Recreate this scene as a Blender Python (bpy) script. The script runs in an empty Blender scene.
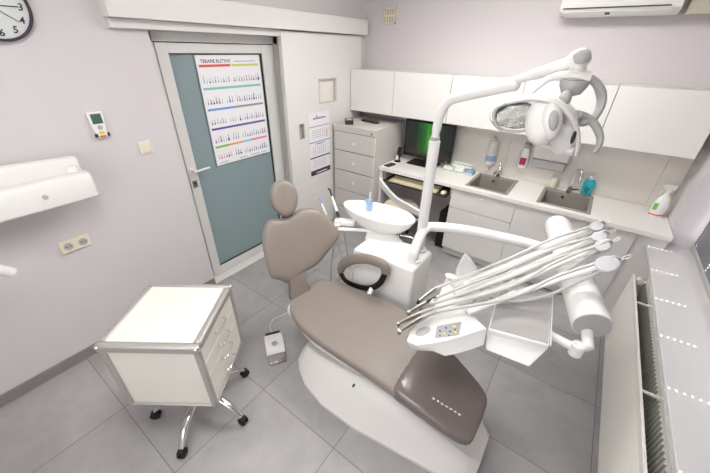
import bpy, bmesh, math, random
from mathutils import Vector, Matrix, Euler
random.seed(7)
COL = bpy.context.scene.collection
R = math.radians
V = Vector
# ------------------------------------------------------------------ camera
F = 316.504
CAM = V((2.437, -3.541, 1.961))
_a, _b, _r = R(30.764), R(35.45), R(1.276)
FW = V((-math.sin(_b)*math.cos(_a), math.cos(_b)*math.cos(_a), -math.sin(_a)))
_rt = V((math.cos(_b), math.sin(_b), 0)); _up = _rt.cross(FW)
RT = _rt*math.cos(_r) + _up*math.sin(_r)
UP = _up*math.cos(_r) - _rt*math.sin(_r)
cd = bpy.data.cameras.new('camera'); cam = bpy.data.objects.new('camera', cd); COL.objects.link(cam)
cd.sensor_width = 36; cd.lens = F/710*36; cd.clip_start = .02
cam.matrix_world = Matrix(((RT.x, UP.x, -FW.x, CAM.x), (RT.y, UP.y, -FW.y, CAM.y), (RT.z, UP.z, -FW.z, CAM.z), (0, 0, 0, 1)))
bpy.context.scene.camera = cam

def at(px, py, ax, v):
    """measured point of the photograph -> place on the plane ax = v"""
    d = FW + RT*((px-355)/F) - UP*((py-236.5)/F)
    i = 'xyz'.index(ax)
    return CAM + d*((v-CAM[i])/d[i])

# ------------------------------------------------------------------ materials
def mat(name, col, rough=.5, metal=0, spec=.5, noise=0, nscale=20, bump=0, bscale=200, trans=0, alpha=1, emis=None, estr=0, coat=0, sss=0):
    m = bpy.data.materials.new(name); m.use_nodes = True
    nt = m.node_tree; b = nt.nodes['Principled BSDF']
    c = tuple((x/255)**2.2 for x in col) if max(col) > 1 else tuple(col)
    b.inputs['Base Color'].default_value = (*c, 1)
    b.inputs['Roughness'].default_value = rough; b.inputs['Metallic'].default_value = metal
    b.inputs['Specular IOR Level'].default_value = spec
    b.inputs['Transmission Weight'].default_value = trans
    b.inputs['Alpha'].default_value = alpha
    b.inputs['Coat Weight'].default_value = coat
    if emis:
        b.inputs['Emission Color'].default_value = (*emis, 1); b.inputs['Emission Strength'].default_value = estr
    tc = nt.nodes.new('ShaderNodeTexCoord')
    if noise:
        n = nt.nodes.new('ShaderNodeTexNoise'); n.inputs['Scale'].default_value = nscale; n.inputs['Detail'].default_value = 4
        nt.links.new(tc.outputs['Object'], n.inputs['Vector'])
        mr = nt.nodes.new('ShaderNodeMapRange'); mr.inputs['To Min'].default_value = 1-noise; mr.inputs['To Max'].default_value = 1+noise
        nt.links.new(n.outputs['Fac'], mr.inputs['Value'])
        mx = nt.nodes.new('ShaderNodeVectorMath'); mx.operation = 'SCALE'; mx.inputs[0].default_value = c
        nt.links.new(mr.outputs[0], mx.inputs['Scale']); nt.links.new(mx.outputs[0], b.inputs['Base Color'])
    if bump:
        n = nt.nodes.new('ShaderNodeTexNoise'); n.inputs['Scale'].default_value = bscale
        nt.links.new(tc.outputs['Object'], n.inputs['Vector'])
        bp = nt.nodes.new('ShaderNodeBump'); bp.inputs['Strength'].default_value = bump; bp.inputs['Distance'].default_value = .002
        nt.links.new(n.outputs['Fac'], bp.inputs['Height']); nt.links.new(bp.outputs[0], b.inputs['Normal'])
    return m

M = {}
M['wall'] = mat('wall_paint', (212, 206, 207), .85, noise=.015, nscale=3, bump=.15, bscale=300)
M['ceil'] = mat('ceiling_paint', (228, 224, 220), .9, bump=.1)
M['lintel'] = mat('lintel_paint', (222, 218, 216), .8, noise=.01)
M['beige'] = mat('beige_paint', (196, 186, 172), .85, noise=.01)
M['splash'] = mat('backsplash_panel', (236, 230, 222), .35, noise=.01, nscale=2)
M['lam'] = mat('white_laminate', (228, 225, 221), .28, noise=.008, nscale=3)
M['lamdoor'] = mat('white_lacquer', (229, 226, 222), .3, noise=.006, nscale=3)
M['counter'] = mat('white_worktop', (240, 236, 231), .3, noise=.008)
M['base'] = mat('grey_white_front', (228, 225, 222), .4, noise=.008)
M['greymetal'] = mat('light_grey_steel', (205, 200, 195), .42, noise=.01, nscale=4)
M['aluframe'] = mat('painted_frame', (218, 216, 212), .4, noise=.01)
M['gap'] = mat('dark_gap', (38, 34, 32), .8, noise=.1)
M['dark'] = mat('dark_grey_plastic', (48, 48, 50), .5, noise=.04)
M['black'] = mat('black_plastic', (20, 20, 22), .35, noise=.05)
M['rubber'] = mat('black_rubber', (26, 26, 28), .6, bump=.2)
M['plast'] = mat('white_plastic', (240, 238, 236), .22, noise=.006, nscale=4)
M['plast2'] = mat('satin_white_plastic', (227, 224, 221), .38, noise=.006, nscale=4)
M['cream'] = mat('cream_plastic', (232, 222, 196), .4, noise=.01)
M['greyplast'] = mat('grey_plastic', (176, 174, 172), .4, noise=.02)
M['hose'] = mat('pale_grey_hose', (205, 203, 200), .4, noise=.02, nscale=60)
M['brown'] = mat('taupe_leather', (141, 131, 123), .42, noise=.03, nscale=6, bump=.25, bscale=400)
M['brown2'] = mat('taupe_plastic', (120, 110, 102), .4, noise=.02)
M['cover'] = mat('smoked_vinyl', (116, 107, 103), .16, noise=.04, nscale=5)
M['chrome'] = mat('chrome', (225, 225, 225), .12, 1, noise=.02)
M['steel'] = mat('brushed_steel', (160, 156, 151), .32, 1, noise=.03, nscale=40)
M['alu'] = mat('satin_aluminium', (186, 182, 178), .45, .55, noise=.02)
M['troll'] = mat('trolley_panel', (232, 227, 218), .32, noise=.006)
M['sink'] = mat('grey_composite', (150, 145, 138), .45, noise=.06, nscale=150)
M['blueglass'] = mat('frosted_blue_glass', (138, 154, 157), .22, noise=.02, nscale=2)
M['sill'] = mat('glossy_sill_laminate', (206, 203, 202), .22, noise=.01, coat=.2)
M['rad'] = mat('radiator_enamel', (226, 222, 216), .35, noise=.008)
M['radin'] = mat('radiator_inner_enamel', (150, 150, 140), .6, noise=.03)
M['paper'] = mat('white_paper', (238, 236, 238), .7, noise=.005)
M['text'] = mat('dark_print', (70, 60, 72), .7, noise=.02)
M['tgrey'] = mat('grey_print', (150, 148, 152), .7, noise=.02)
M['red'] = mat('red_print', (226, 92, 78), .6, noise=.01)
M['pink'] = mat('pink_print', (232, 130, 165), .6, noise=.01)
M['lime'] = mat('lime_print', (205, 214, 110), .6, noise=.01)
M['green'] = mat('green_print', (120, 190, 90), .6, noise=.01)
M['teal'] = mat('teal_print', (125, 195, 190), .6, noise=.01)
M['blue'] = mat('blue_print', (110, 150, 215), .6, noise=.01)
M['purple'] = mat('purple_print', (98, 78, 160), .6, noise=.01)
M['orange'] = mat('orange_print', (240, 160, 110), .6, noise=.01)
M['sky'] = mat('sky_print', (130, 195, 225), .6, noise=.01)
M['magenta'] = mat('magenta_label', (178, 38, 92), .5, noise=.01)
M['cyan'] = mat('cyan_liquid', (50, 186, 205), .12, noise=.03, nscale=8)
M['bluelabel'] = mat('grey_blue_label', (140, 168, 196), .5, noise=.01)
M['cup'] = mat('translucent_blue_cup', (185, 218, 252), .15, alpha=.72, noise=.01)
M['film'] = mat('clear_film', (245, 245, 245), .25, trans=.3, alpha=.45, noise=.01)
M['glove'] = mat('cream_latex', (240, 236, 222), .6, noise=.03, bump=1, bscale=40)
M['softgreen'] = mat('pale_green_soap', (214, 222, 196), .3, noise=.01)
M['yellow'] = mat('yellow_button', (224, 208, 70), .5, noise=.01)
M['panelgrey'] = mat('keypad_grey', (158, 160, 164), .4, noise=.01)
M['mat'] = mat('grey_silicone_mat', (184, 181, 179), .3, noise=.03, nscale=6)
M['wood'] = mat('pale_beech', (205, 180, 140), .5, noise=.06, nscale=12)
M['lcd'] = mat('green_lcd', (78, 104, 96), .2, noise=.02)
M['reflector'] = mat('faceted_reflector', (135, 133, 131), .18, 1, noise=.3, nscale=25, bump=1, bscale=22)
M['glass'] = mat('clear_lens', (245, 245, 245), .04, trans=.9, alpha=.35)
M['slat'] = mat('grey_blind_slat', (120, 118, 124), .5, noise=.01)
M['base_skirt'] = mat('grey_tile_skirting', (138, 133, 130), .45, noise=.06, nscale=9)
M['wframe'] = mat('white_window_frame', (226, 224, 222), .3, noise=.006)
M['diff'] = mat('lit_diffuser', (255, 252, 246), .5, emis=(1, .985, .96), estr=6)
M['fillglow'] = mat('added_fill_glow', (240, 244, 250), .3, emis=(.95, .98, 1), estr=1.2)  # glow for the pane of the added fill window
M['badge'] = mat('dark_green_badge', (24, 92, 78), .4, noise=.01)
M['clipgrey'] = mat('pale_grey_rubber', (205, 204, 207), .4, noise=.01)
M['clockface'] = mat('clock_face', (214, 216, 214), .4, noise=.005)

# floor tiles (grid of 0.6 m tiles, brown joints, cloudy grey)
def floor_mat():
    m = bpy.data.materials.new('grey_floor_tiles'); m.use_nodes = True; nt = m.node_tree; N = nt.nodes; L = nt.links
    b = N['Principled BSDF']; g = N.new('ShaderNodeNewGeometry'); sp = N.new('ShaderNodeSeparateXYZ'); L.new(g.outputs['Position'], sp.inputs[0])
    def m_(op, a, c=None, d=None):
        n = N.new('ShaderNodeMath'); n.operation = op
        for i, x in enumerate((a, c, d)):
            if x is None: continue
            if isinstance(x, (int, float)): n.inputs[i].default_value = x
            else: L.new(x, n.inputs[i])
        return n.outputs[0]
    ds = []; ids = []
    for s, o in ((sp.outputs['X'], .619), (sp.outputs['Y'], -3.437)):
        q = m_('DIVIDE', m_('SUBTRACT', s, o), .6); fr = m_('FRACT', q); ids.append(m_('FLOOR', q))
        ds.append(m_('MINIMUM', fr, m_('SUBTRACT', 1., fr)))
    d = m_('MINIMUM', ds[0], ds[1]); joint = m_('LESS_THAN', d, .0032)
    cid = N.new('ShaderNodeCombineXYZ'); L.new(ids[0], cid.inputs[0]); L.new(ids[1], cid.inputs[1])
    wn = N.new('ShaderNodeTexWhiteNoise'); L.new(cid.outputs[0], wn.inputs['Vector'])
    off = N.new('ShaderNodeVectorMath'); off.operation = 'MULTIPLY_ADD'; L.new(wn.outputs['Color'], off.inputs[0]); off.inputs[1].default_value = (9, 9, 9); L.new(g.outputs['Position'], off.inputs[2])
    n1 = N.new('ShaderNodeTexNoise'); n1.inputs['Scale'].default_value = 2.6; n1.inputs['Detail'].default_value = 7; n1.inputs['Roughness'].default_value = .62; L.new(off.outputs[0], n1.inputs['Vector'])
    cr = N.new('ShaderNodeValToRGB'); L.new(n1.outputs['Fac'], cr.inputs[0])
    c = lambda t: tuple((x/255)**2.2 for x in t)+(1,)
    cr.color_ramp.elements[0].position = .3; cr.color_ramp.elements[0].color = c((150, 148, 147))
    cr.color_ramp.elements[1].position = .72; cr.color_ramp.elements[1].color = c((178, 175, 174))
    mx = N.new('ShaderNodeMix'); mx.data_type = 'RGBA'; L.new(joint, mx.inputs[0]); L.new(cr.outputs[0], mx.inputs[6]); mx.inputs[7].default_value = c((118, 106, 98))
    L.new(mx.outputs[2], b.inputs['Base Color'])
    b.inputs['Roughness'].default_value = .42
    bp = N.new('ShaderNodeBump'); bp.inputs['Strength'].default_value = .4; bp.inputs['Distance'].default_value = .002; L.new(m_('SUBTRACT', 1., joint), bp.inputs['Height']); L.new(bp.outputs[0], b.inputs['Normal'])
    return m
M['floor'] = floor_mat()

def screen_mat():
    m = bpy.data.materials.new('lit_screen'); m.use_nodes = True; nt = m.node_tree; N = nt.nodes; L = nt.links
    b = N['Principled BSDF']; b.inputs['Base Color'].default_value = (.01, .01, .01, 1); b.inputs['Roughness'].default_value = .2
    g = N.new('ShaderNodeNewGeometry'); mp = N.new('ShaderNodeMapping'); mp.inputs['Scale'].default_value = (9, 1, 1.6); L.new(g.outputs['Position'], mp.inputs[0])
    n = N.new('ShaderNodeTexNoise'); n.inputs['Scale'].default_value = 1.3; n.inputs['Detail'].default_value = 3; L.new(mp.outputs[0], n.inputs['Vector'])
    sp = N.new('ShaderNodeSeparateXYZ'); L.new(g.outputs['Position'], sp.inputs[0])
    # green curtain of light around x = 1.0
    a = N.new('ShaderNodeMath'); a.operation = 'SUBTRACT'; L.new(sp.outputs['X'], a.inputs[0]); a.inputs[1].default_value = 1.03
    a2 = N.new('ShaderNodeMath'); a2.operation = 'ABSOLUTE'; L.new(a.outputs[0], a2.inputs[0])
    mr = N.new('ShaderNodeMapRange'); L.new(a2.outputs[0], mr.inputs['Value']); mr.inputs['From Max'].default_value = .16; mr.inputs['To Min'].default_value = 1; mr.inputs['To Max'].default_value = .0
    mu = N.new('ShaderNodeMath'); mu.operation = 'MULTIPLY'; L.new(mr.outputs[0], mu.inputs[0]); L.new(n.outputs['Fac'], mu.inputs[1])
    cr = N.new('ShaderNodeValToRGB'); L.new(mu.outputs[0], cr.inputs[0])
    e = cr.color_ramp.elements; e[0].color = (.012, .02, .018, 1); e[1].color = (.12, .75, .05, 1); e[1].position = .62
    k = e.new(.3); k.color = (.015, .2, .02, 1)
    zr = N.new('ShaderNodeMapRange'); L.new(sp.outputs['Z'], zr.inputs['Value']); zr.inputs['From Min'].default_value = .93; zr.inputs['From Max'].default_value = 1.02
    mx = N.new('ShaderNodeMix'); mx.data_type = 'RGBA'; L.new(zr.outputs[0], mx.inputs[0]); mx.inputs[6].default_value = (.05, .028, .018, 1); L.new(cr.outputs[0], mx.inputs[7])
    L.new(mx.outputs[2], b.inputs['Emission Color']); b.inputs['Emission Strength'].default_value = .55
    return m
M['screen'] = screen_mat()

# ------------------------------------------------------------------ mesh helpers
PW = {}      # name -> origin (vector) and rotation of parents
def frame_to(d):
    d = d.normalized(); h = V((0, 0, 1)) if abs(d.z) < .95 else V((1, 0, 0))
    x = d.cross(h).normalized(); y = x.cross(d).normalized()
    return x, y
class MB:
    def __init__(s): s.v = []; s.f = []; s.mi = []; s.mats = []; s.cur = 0
    def m(s, name):
        mm = M[name]
        if mm not in s.mats: s.mats.append(mm)
        s.cur = s.mats.index(mm); return s
    def add(s, vs, fs):
        o = len(s.v); s.v += [V(p) for p in vs]; s.f += [tuple(i+o for i in f) for f in fs]; s.mi += [s.cur]*len(fs); return s
    def box(s, x0, x1, y0, y1, z0, z1, X=None):
        vs = [V((x, y, z)) for x in (x0, x1) for y in (y0, y1) for z in (z0, z1)]
        if X is not None: vs = [X @ p for p in vs]
        return s.add(vs, [(0, 1, 3, 2), (4, 6, 7, 5), (0, 4, 5, 1), (2, 3, 7, 6), (0, 2, 6, 4), (1, 5, 7, 3)])
    def rings(s, rs, cap=True, closed=False):
        n = len(rs[0]); vs = [p for r in rs for p in r]; fs = []
        for k in range(len(rs)-(0 if closed else 1)):
            a = k*n; b = ((k+1) % len(rs))*n
            for i in range(n): j = (i+1) % n; fs.append((a+i, a+j, b+j, b+i))
        if cap and not closed: fs.append(tuple(range(n-1, -1, -1))); fs.append(tuple(range((len(rs)-1)*n, len(rs)*n)))
        return s.add(vs, fs)
    def tube(s, pts, r, seg=12, cap=True, sq=None):
        pts = [V(p) for p in pts]; rs = []
        rad = r if isinstance(r, (list, tuple)) else [r]*len(pts)
        px = None
        for i, p in enumerate(pts):
            d = (pts[min(i+1, len(pts)-1)]-pts[max(i-1, 0)]).normalized()
            if px is None: x, y = frame_to(d)
            else:
                x = (px - d*px.dot(d)); x = x.normalized() if x.length > 1e-5 else frame_to(d)[0]; y = x.cross(d)
            px = x; q = sq or (1, 1)
            rs.append([p + x*(math.cos(t)*rad[i]*q[0]) + y*(math.sin(t)*rad[i]*q[1]) for t in [2*math.pi*k/seg for k in range(seg)]])
        return s.rings(rs, cap)
    def cyl(s, a, b, r, r2=None, seg=24): return s.tube([a, b], [r, r if r2 is None else r2], seg)
    def lathe(s, c, prof, ax=(0, 0, 1), seg=32, sx=1, sy=1, cap=True, xd=None):
        ax = V(ax).normalized(); x, y = frame_to(ax)
        if xd is not None: x = V(xd).normalized(); y = ax.cross(x)
        c = V(c); rs = []
        for r, h in prof: rs.append([c + ax*h + x*(math.cos(t)*r*sx) + y*(math.sin(t)*r*sy) for t in [2*math.pi*k/seg for k in range(seg)]])
        return s.rings(rs, cap)
    def prism(s, poly, ex):
        poly = [V(p) for p in poly]; ex = V(ex); return s.rings([poly, [p+ex for p in poly]])
    def ball(s, c, r, sc=(1, 1, 1), seg=16):
        c = V(c); rs = []
        for k in range(1, 9):
            t = math.pi*k/9
            rs.append([c+V((math.cos(a)*math.sin(t)*r*sc[0], math.sin(a)*math.sin(t)*r*sc[1], math.cos(t)*r*sc[2])) for a in [2*math.pi*i/seg for i in range(seg)]])
        return s.rings(rs)
    def pillow(s, out, o, w, v, n, th, edge=.035, dish=None, back=.5):
        """cushion from an outline (u,v) lying in the frame o,w,v with normal n"""
        cu = sum(p[0] for p in out)/len(out); cv = sum(p[1] for p in out)/len(out)
        def ring(sc, h):
            r = []
            for (a, b) in out:
                u = cu+(a-cu)*sc; q = cv+(b-cv)*sc; hh = h+(dish(u, q) if dish else 0)
                r.append(o+w*u+v*q+n*hh)
            return r
        ks = [.12, .3, .5, .7, .84, .93, .98, 1., .985, .94, .86, .6, .3, .1]
        hs = [1, 1, 1, .98, .9, .72, .4, 0, -.35, -.62, -.8, -.95, -1, -1]
        return s.rings([ring(k, th*(h if h > 0 else h*back*2)/2) for k, h in zip(ks, hs)])
    def build(s, name, mt=None, parent=None, bevel=0, smooth=True, sub=0, seg=2, ang=35):
        me = bpy.data.meshes.new(name); inv = Matrix.Identity(4)
        if parent is not None: inv = PW[parent.name].inverted()
        me.from_pydata([inv @ p for p in s.v], [], s.f)
        if mt is not None and not s.mats: me.materials.append(M[mt])
        else:
            for q in s.mats: me.materials.append(q)
            me.polygons.foreach_set('material_index', s.mi)
        bm = bmesh.new(); bm.from_mesh(me); bmesh.ops.recalc_face_normals(bm, faces=bm.faces); bm.to_mesh(me); bm.free()
        o = bpy.data.objects.new(name, me); COL.objects.link(o)
        if parent is not None: o.parent = parent; PW[o.name] = PW[parent.name].copy()
        else: PW[o.name] = Matrix.Identity(4)
        if smooth:
            me.polygons.foreach_set('use_smooth', [True]*len(me.polygons)); me.set_sharp_from_angle(angle=R(ang))
        if sub:
            q = o.modifiers.new('subdiv', 'SUBSURF'); q.levels = sub; q.render_levels = sub
        if bevel:
            q = o.modifiers.new('bevel', 'BEVEL'); q.width = bevel; q.segments = seg; q.limit_method = 'ANGLE'; q.angle_limit = R(40); q.harden_normals = False
        me.update(); return o

def thing(name, label, cat, loc=(0, 0, 0), rz=0, group=None, kind=None):
    o = bpy.data.objects.new(name, None); COL.objects.link(o); o.empty_display_size = .05
    o.location = loc; o.rotation_euler = (0, 0, rz)
    PW[o.name] = Matrix.Translation(V(loc)) @ Matrix.Rotation(rz, 4, 'Z')
    if label: o['label'] = label
    if cat: o['category'] = cat
    if group: o['group'] = group
    if kind: o['kind'] = kind
    return o
def tag(o, label, cat, group=None):
    o['label'] = label; o['category'] = cat
    if group: o['group'] = group
    return o
def struct(o): o['kind'] = 'structure'; return o
def text_into(mb, s, o, w, v, size, th=.0006):
    """flat lettering: glyph outlines laid in frame o (left baseline), w (right), v (up)"""
    cu = bpy.data.curves.new('glyphs', 'FONT'); cu.body = s; cu.size = size; cu.resolution_u = 2; cu.offset = size*.018
    ob = bpy.data.objects.new('glyphs', cu); COL.objects.link(ob)
    dg = bpy.context.evaluated_depsgraph_get(); me = bpy.data.meshes.new_from_object(ob.evaluated_get(dg))
    n = w.cross(v)
    mb.add([o + w*p.co.x + v*p.co.y + n*th for p in me.vertices], [tuple(p.vertices) for p in me.polygons])
    bpy.data.objects.remove(ob); bpy.data.curves.remove(cu); bpy.data.meshes.remove(me)
def spline(pts, n=6):
    pts = [V(p) for p in pts]; out = []
    for i in range(len(pts)-1):
        p0 = pts[max(i-1, 0)]; p1 = pts[i]; p2 = pts[i+1]; p3 = pts[min(i+2, len(pts)-1)]
        for k in range(n):
            t = k/n; out.append(.5*((2*p1)+(p2-p0)*t+(2*p0-5*p1+4*p2-p3)*t*t+(3*p1-p0-3*p2+p3)*t**3))
    out.append(pts[-1]); return out
def smooth_closed(pts, n=3):
    N = len(pts); out = []
    for i in range(N):
        p = [V((*pts[(i+k-1) % N], 0)) for k in range(4)]
        for k in range(n):
            t = k/n; q = .5*((2*p[1])+(p[2]-p[0])*t+(2*p[0]-5*p[1]+4*p[2]-p[3])*t*t+(3*p[1]-p[0]-3*p[2]+p[3])*t**3); out.append((q.x, q.y))
    return out
X_, Y_, Z_ = V((1, 0, 0)), V((0, 1, 0)), V((0, 0, 1))

# ------------------------------------------------------------------ room
W = 3.16; YF = -4.9; H = 2.72; OY0, OY1, OZ = -2.4, -1.255, 2.035
WY0, WY1 = -4.0, -.44; SZ = .71; WX = 3.36; WZ = 2.2
struct(MB().box(-.35, W+.4, YF-.1, .15, -.1, 0).build('floor', 'floor', smooth=False))
struct(MB().box(-.35, W+.4, YF-.1, .15, H, H+.1).build('ceiling', 'ceil', smooth=False))
struct(MB().box(-.25, 0, YF, OY0, 0, H).box(-.25, 0, OY1, .12, 0, H).box(-.25, 0, OY0, OY1, OZ, H).build('wall_left', 'wall', smooth=False))
struct(MB().box(0, W+.3, 0, .12, 0, H).build('wall_back', 'wall', smooth=False))
struct(MB().box(W, WX+.04, WY1, 0, 0, H).box(W, WX+.04, YF, WY0, 0, H).box(W, WX+.04, WY0, WY1, 0, SZ-.03).box(W, WX+.04, WY0, WY1, WZ, H).build('wall_right', 'wall', smooth=False))
struct(MB().box(-.25, W+.3, YF-.1, YF, 0, H).build('wall_front', 'wall', smooth=False))
b = MB().box(0, .012, YF, OY0+.005, 0, .078); b.build('baseboard_left', 'base_skirt', bevel=.001); struct(bpy.data.objects['baseboard_left'])
struct(MB().box(2.7, W, -.14, 0, 2.2, H).build('trim_1', 'beige', bevel=.003))
# backsplash with fine joints
b = MB()
x = .62
while x < W-.01:
    b.box(x+.0008, min(x+.598, W)-.0008, -.008, 0, .83, 1.4); x += .6
struct(b.build('trim_2', 'splash', bevel=.0006))
# lintel strip below the sliding rail
struct(MB().box(0, .045, -2.62, -1.342, OZ+.0, 2.084).build('trim_3', 'lintel', bevel=.003))

# glazed door in its recess
struct(MB().box(-.26, -.19, OY0-.05, OY1+.05, 0, OZ+.05).build('added_backing', 'gap'))  # added dark backing, blocks sky light leaking round the door
d = thing('door_1', None, None, (-.1, OY0, 0), kind='structure')
fx0, fx1 = -.17, -.1
b = MB()
b.box(fx0, fx1+.0, OY0, OY0+.06, 0, OZ).box(fx0, fx1, OY1-.05, OY1, 0, OZ).box(fx0, fx1, OY0, OY1, OZ-.06, OZ)
b.build('door_frame', 'aluframe', d, bevel=.003)
ly0, ly1, lz = OY0+.065, OY1-.055, OZ-.066; gy0, gy1, gz0, gz1 = -2.255, -1.44, .085, 1.905
b = MB(); lx = -.098
b.box(fx0, lx, ly0, gy0, .008, lz).box(fx0, lx, gy1, ly1, .008, lz).box(fx0, lx, gy0, gy1, .008, gz0).box(fx0, lx, gy0, gy1, gz1, lz)
b.build('door_leaf', 'aluframe', d, bevel=.003)
MB().box(-.14, -.128, gy0-.01, gy1+.01, gz0-.01, gz1+.01).build('glass_panel', 'blueglass', d)
b = MB(); rr = .006
for a_ in ((gy0, gy0+rr, gz0, gz1), (gy1-rr, gy1, gz0, gz1), (gy0, gy1, gz0, gz0+rr), (gy0, gy1, gz1-rr, gz1)): b.box(-.13, -.112, *a_)
b.build('glazing_gasket', 'dark', d)
b = MB(); hy = -2.3
b.cyl((-.098, hy, 1.075), (-.09, hy, 1.075), .026); b.cyl((-.09, hy, 1.075), (-.05, hy, 1.075), .01)
b.tube(spline([(-.05, hy-.004, 1.075), (-.047, hy+.03, 1.076), (-.047, hy+.13, 1.08)], 5), .0095)
b.build('handle', 'plast2', d)
b = MB(); b.m('steel').box(-.098, -.092, hy-.02, hy+.02, .93, .99); b.m('gap').cyl((-.093, hy, .968), (-.0905, hy, .968), .008); b.box(-.092, -.0905, hy-.003, hy+.003, .945, .965)
b.build('keyhole_plate', None, d, bevel=.001)
struct(MB().box(-.25, 0, OY0, OY1, -.02, .0015).build('trim_4', 'aluframe', bevel=.001))

# poster taped to the glass
P = MB(); p0, p1, q0, q1 = -2.062, -1.468, 1.05, 1.893; px_ = -.1115
t = thing('poster', 'white dental tool chart with coloured bands stuck to glass of blue door', 'poster', (px_, p0, q0))
MB().box(px_-.0012, px_, p0, p1, q0, q1).build('sheet', 'paper', t)
pw = p1-p0
def py_(u): return p0+pw*u
def pz_(v): return q0+(q1-q0)*v
b = MB().m('text'); text_into(b, 'TERAPIE RUTYNY', V((px_, py_(.06), pz_(.938))), Y_, Z_, .034); b.build('title', None, t, smooth=False)
rows = [(.925, [('red', .03, .49), ('lime', .51, .97)], .80), (.735, [('teal', .03, .97)], .615), (.55, [('blue', .03, .46), ('tgrey', .46, .97)], .43),
        (.37, [('purple', .03, .97)], .255), (.195, [('green', .03, .26), ('orange', .26, .5), ('sky', .5, .66), ('pink', .66, .97)], .09)]
bands = MB(); icons = MB(); cols = ['tgrey', 'purple', 'tgrey', 'text', 'tgrey', 'tgrey', 'blue']
for bz, segs, iz in rows:
    for c, u0, u1 in segs: bands.m(c).box(px_, px_+.0005, py_(u0), py_(u1), pz_(bz-.02), pz_(bz))
    k = 0; u = .06
    while u < .95:
        if not (.44 < u < .5 or (bz < .8 and .3 < u < .33)):
            h = random.choice([.03, .04, .055, .045]); wd = random.choice([.002, .003, .0045])
            icons.m(random.choice(cols)).box(px_, px_+.0006, py_(u)-wd*.7, py_(u)+wd*.7, pz_(iz-.02), pz_(iz-.02)+h*.85)
            icons.m(random.choice(['text', 'pink', 'purple', 'tgrey', 'tgrey', 'blue'])).box(px_, px_+.0007, py_(u)-wd*1.7, py_(u)+wd*1.7, pz_(iz-.028), pz_(iz-.028)+h*.4)
        u += .042
icons.m('tgrey')
for u0, u1 in ((.05, .2), (.4, .55), (.6, .78), (.82, .94)): icons.box(px_, px_+.0005, py_(u0), py_(u1), pz_(.02), pz_(.026))
icons.box(px_, px_+.0005, py_(.55), py_(.92), pz_(.945), pz_(.951))
bands.build('colour_bands', None, t, smooth=False); icons.build('tool_icons', None, t, smooth=False)

# sliding panel door with niche and recessed pull, hanging from the rail box
d = thing('door_2', None, None, (.012, -1.34, 0), kind='structure')
sx0, sx1, sy0, sy1, sz1 = .012, .05, -1.34, -.15, 2.075
ny0, ny1, nz0, nz1 = -.885, -.60, 1.45, 1.69; hy0, hy1, hz0, hz1 = -1.20, -1.125, 1.14, 1.295
b = MB()
for a_ in ((sy0, hy0, .01, sz1), (hy0, hy1, .01, hz0), (hy0, hy1, hz1, sz1), (hy1, ny0, .01, sz1), (ny0, ny1, .01, nz0), (ny0, ny1, nz1, sz1), (ny1, sy1, .01, sz1)): b.box(sx0, sx1, *a_)
b.box(sx0, .018, hy0, hy1, hz0, hz1)
b.build('panel', 'lamdoor', d, smooth=False)
b = MB(); e = .014
b.box(.03, .054, ny0, ny0+e, nz0, nz1).box(.03, .054, ny1-e, ny1, nz0, nz1).box(.03, .054, ny0, ny1, nz0, nz0+e).box(.03, .054, ny0, ny1, nz1-e, nz1)
b.build('pane_frame', 'greymetal', d, bevel=.002)
MB().box(.016, .022, ny0, ny1, nz0, nz1).build('pane', 'splash', d)
b = MB(); b.box(.018, .051, hy0, hy0+.01, hz0, hz1).box(.018, .051, hy1-.01, hy1, hz0, hz1).box(.018, .051, hy0, hy1, hz0, hz0+.01).box(.018, .051, hy0, hy1, hz1-.01, hz1).box(.018, .022, hy0, hy1, hz0, hz1)
b.build('recessed_pull', 'greyplast', d, bevel=.002)
b = MB().box(0, .1, -2.63, -.1, 2.085, 2.225); struct(b.build('trim_5', 'lamdoor', bevel=.003))

# wall calendar on the sliding panel
t = thing('wall_calendar', 'three-month paper calendar with dark footer hanging on the sliding door panel', 'calendar', (.051, -.9, .73))
cy0, cy1, cz0, cz1 = -1.065, -.735, .7, 1.375; cx = .0535
b = MB().box(.051, cx, cy0, cy1, cz0, cz1); b.build('sheet', 'paper', t)
b = MB(); zz = lambda f: cz0+(cz1-cz0)*f
b.m('tgrey').box(cx, cx+.0005, cy0+.07, cy1-.06, zz(.9), zz(.925)); b.box(cx, cx+.0005, cy0+.12, cy0+.14, zz(.93), zz(.96))
b.m('text').box(cx, cx+.0006, cy0, cy1, zz(.79), zz(.797)).box(cx, cx+.0006, cy0, cy1, zz(.295), zz(.315)).box(cx, cx+.0006, cy0, cy1, zz(.01), zz(.095))
b.m('blue').box(cx, cx+.0006, cy0, cy1, zz(.545), zz(.56)); b.m('text').box(cx, cx+.0006, cy0+.09, cy1-.09, zz(.515), zz(.525))
b.m('paper').box(cx, cx+.0009, cy0+.09, cy1-.06, zz(.035), zz(.05))
b.m('tgrey')
for top in (.74, .48, .26):
    for r_ in range(4):
        for c_ in range(7): b.box(cx, cx+.0006, cy0+.05+c_*.032, cy0+.062+c_*.032, zz(top-.035*r_-.012), zz(top-.035*r_))
b.m('red'); b.box(cx, cx+.0008, cy1-.05, cy1-.04, zz(.6), zz(.72))
b.build('month_print', None, t, smooth=False)

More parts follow.
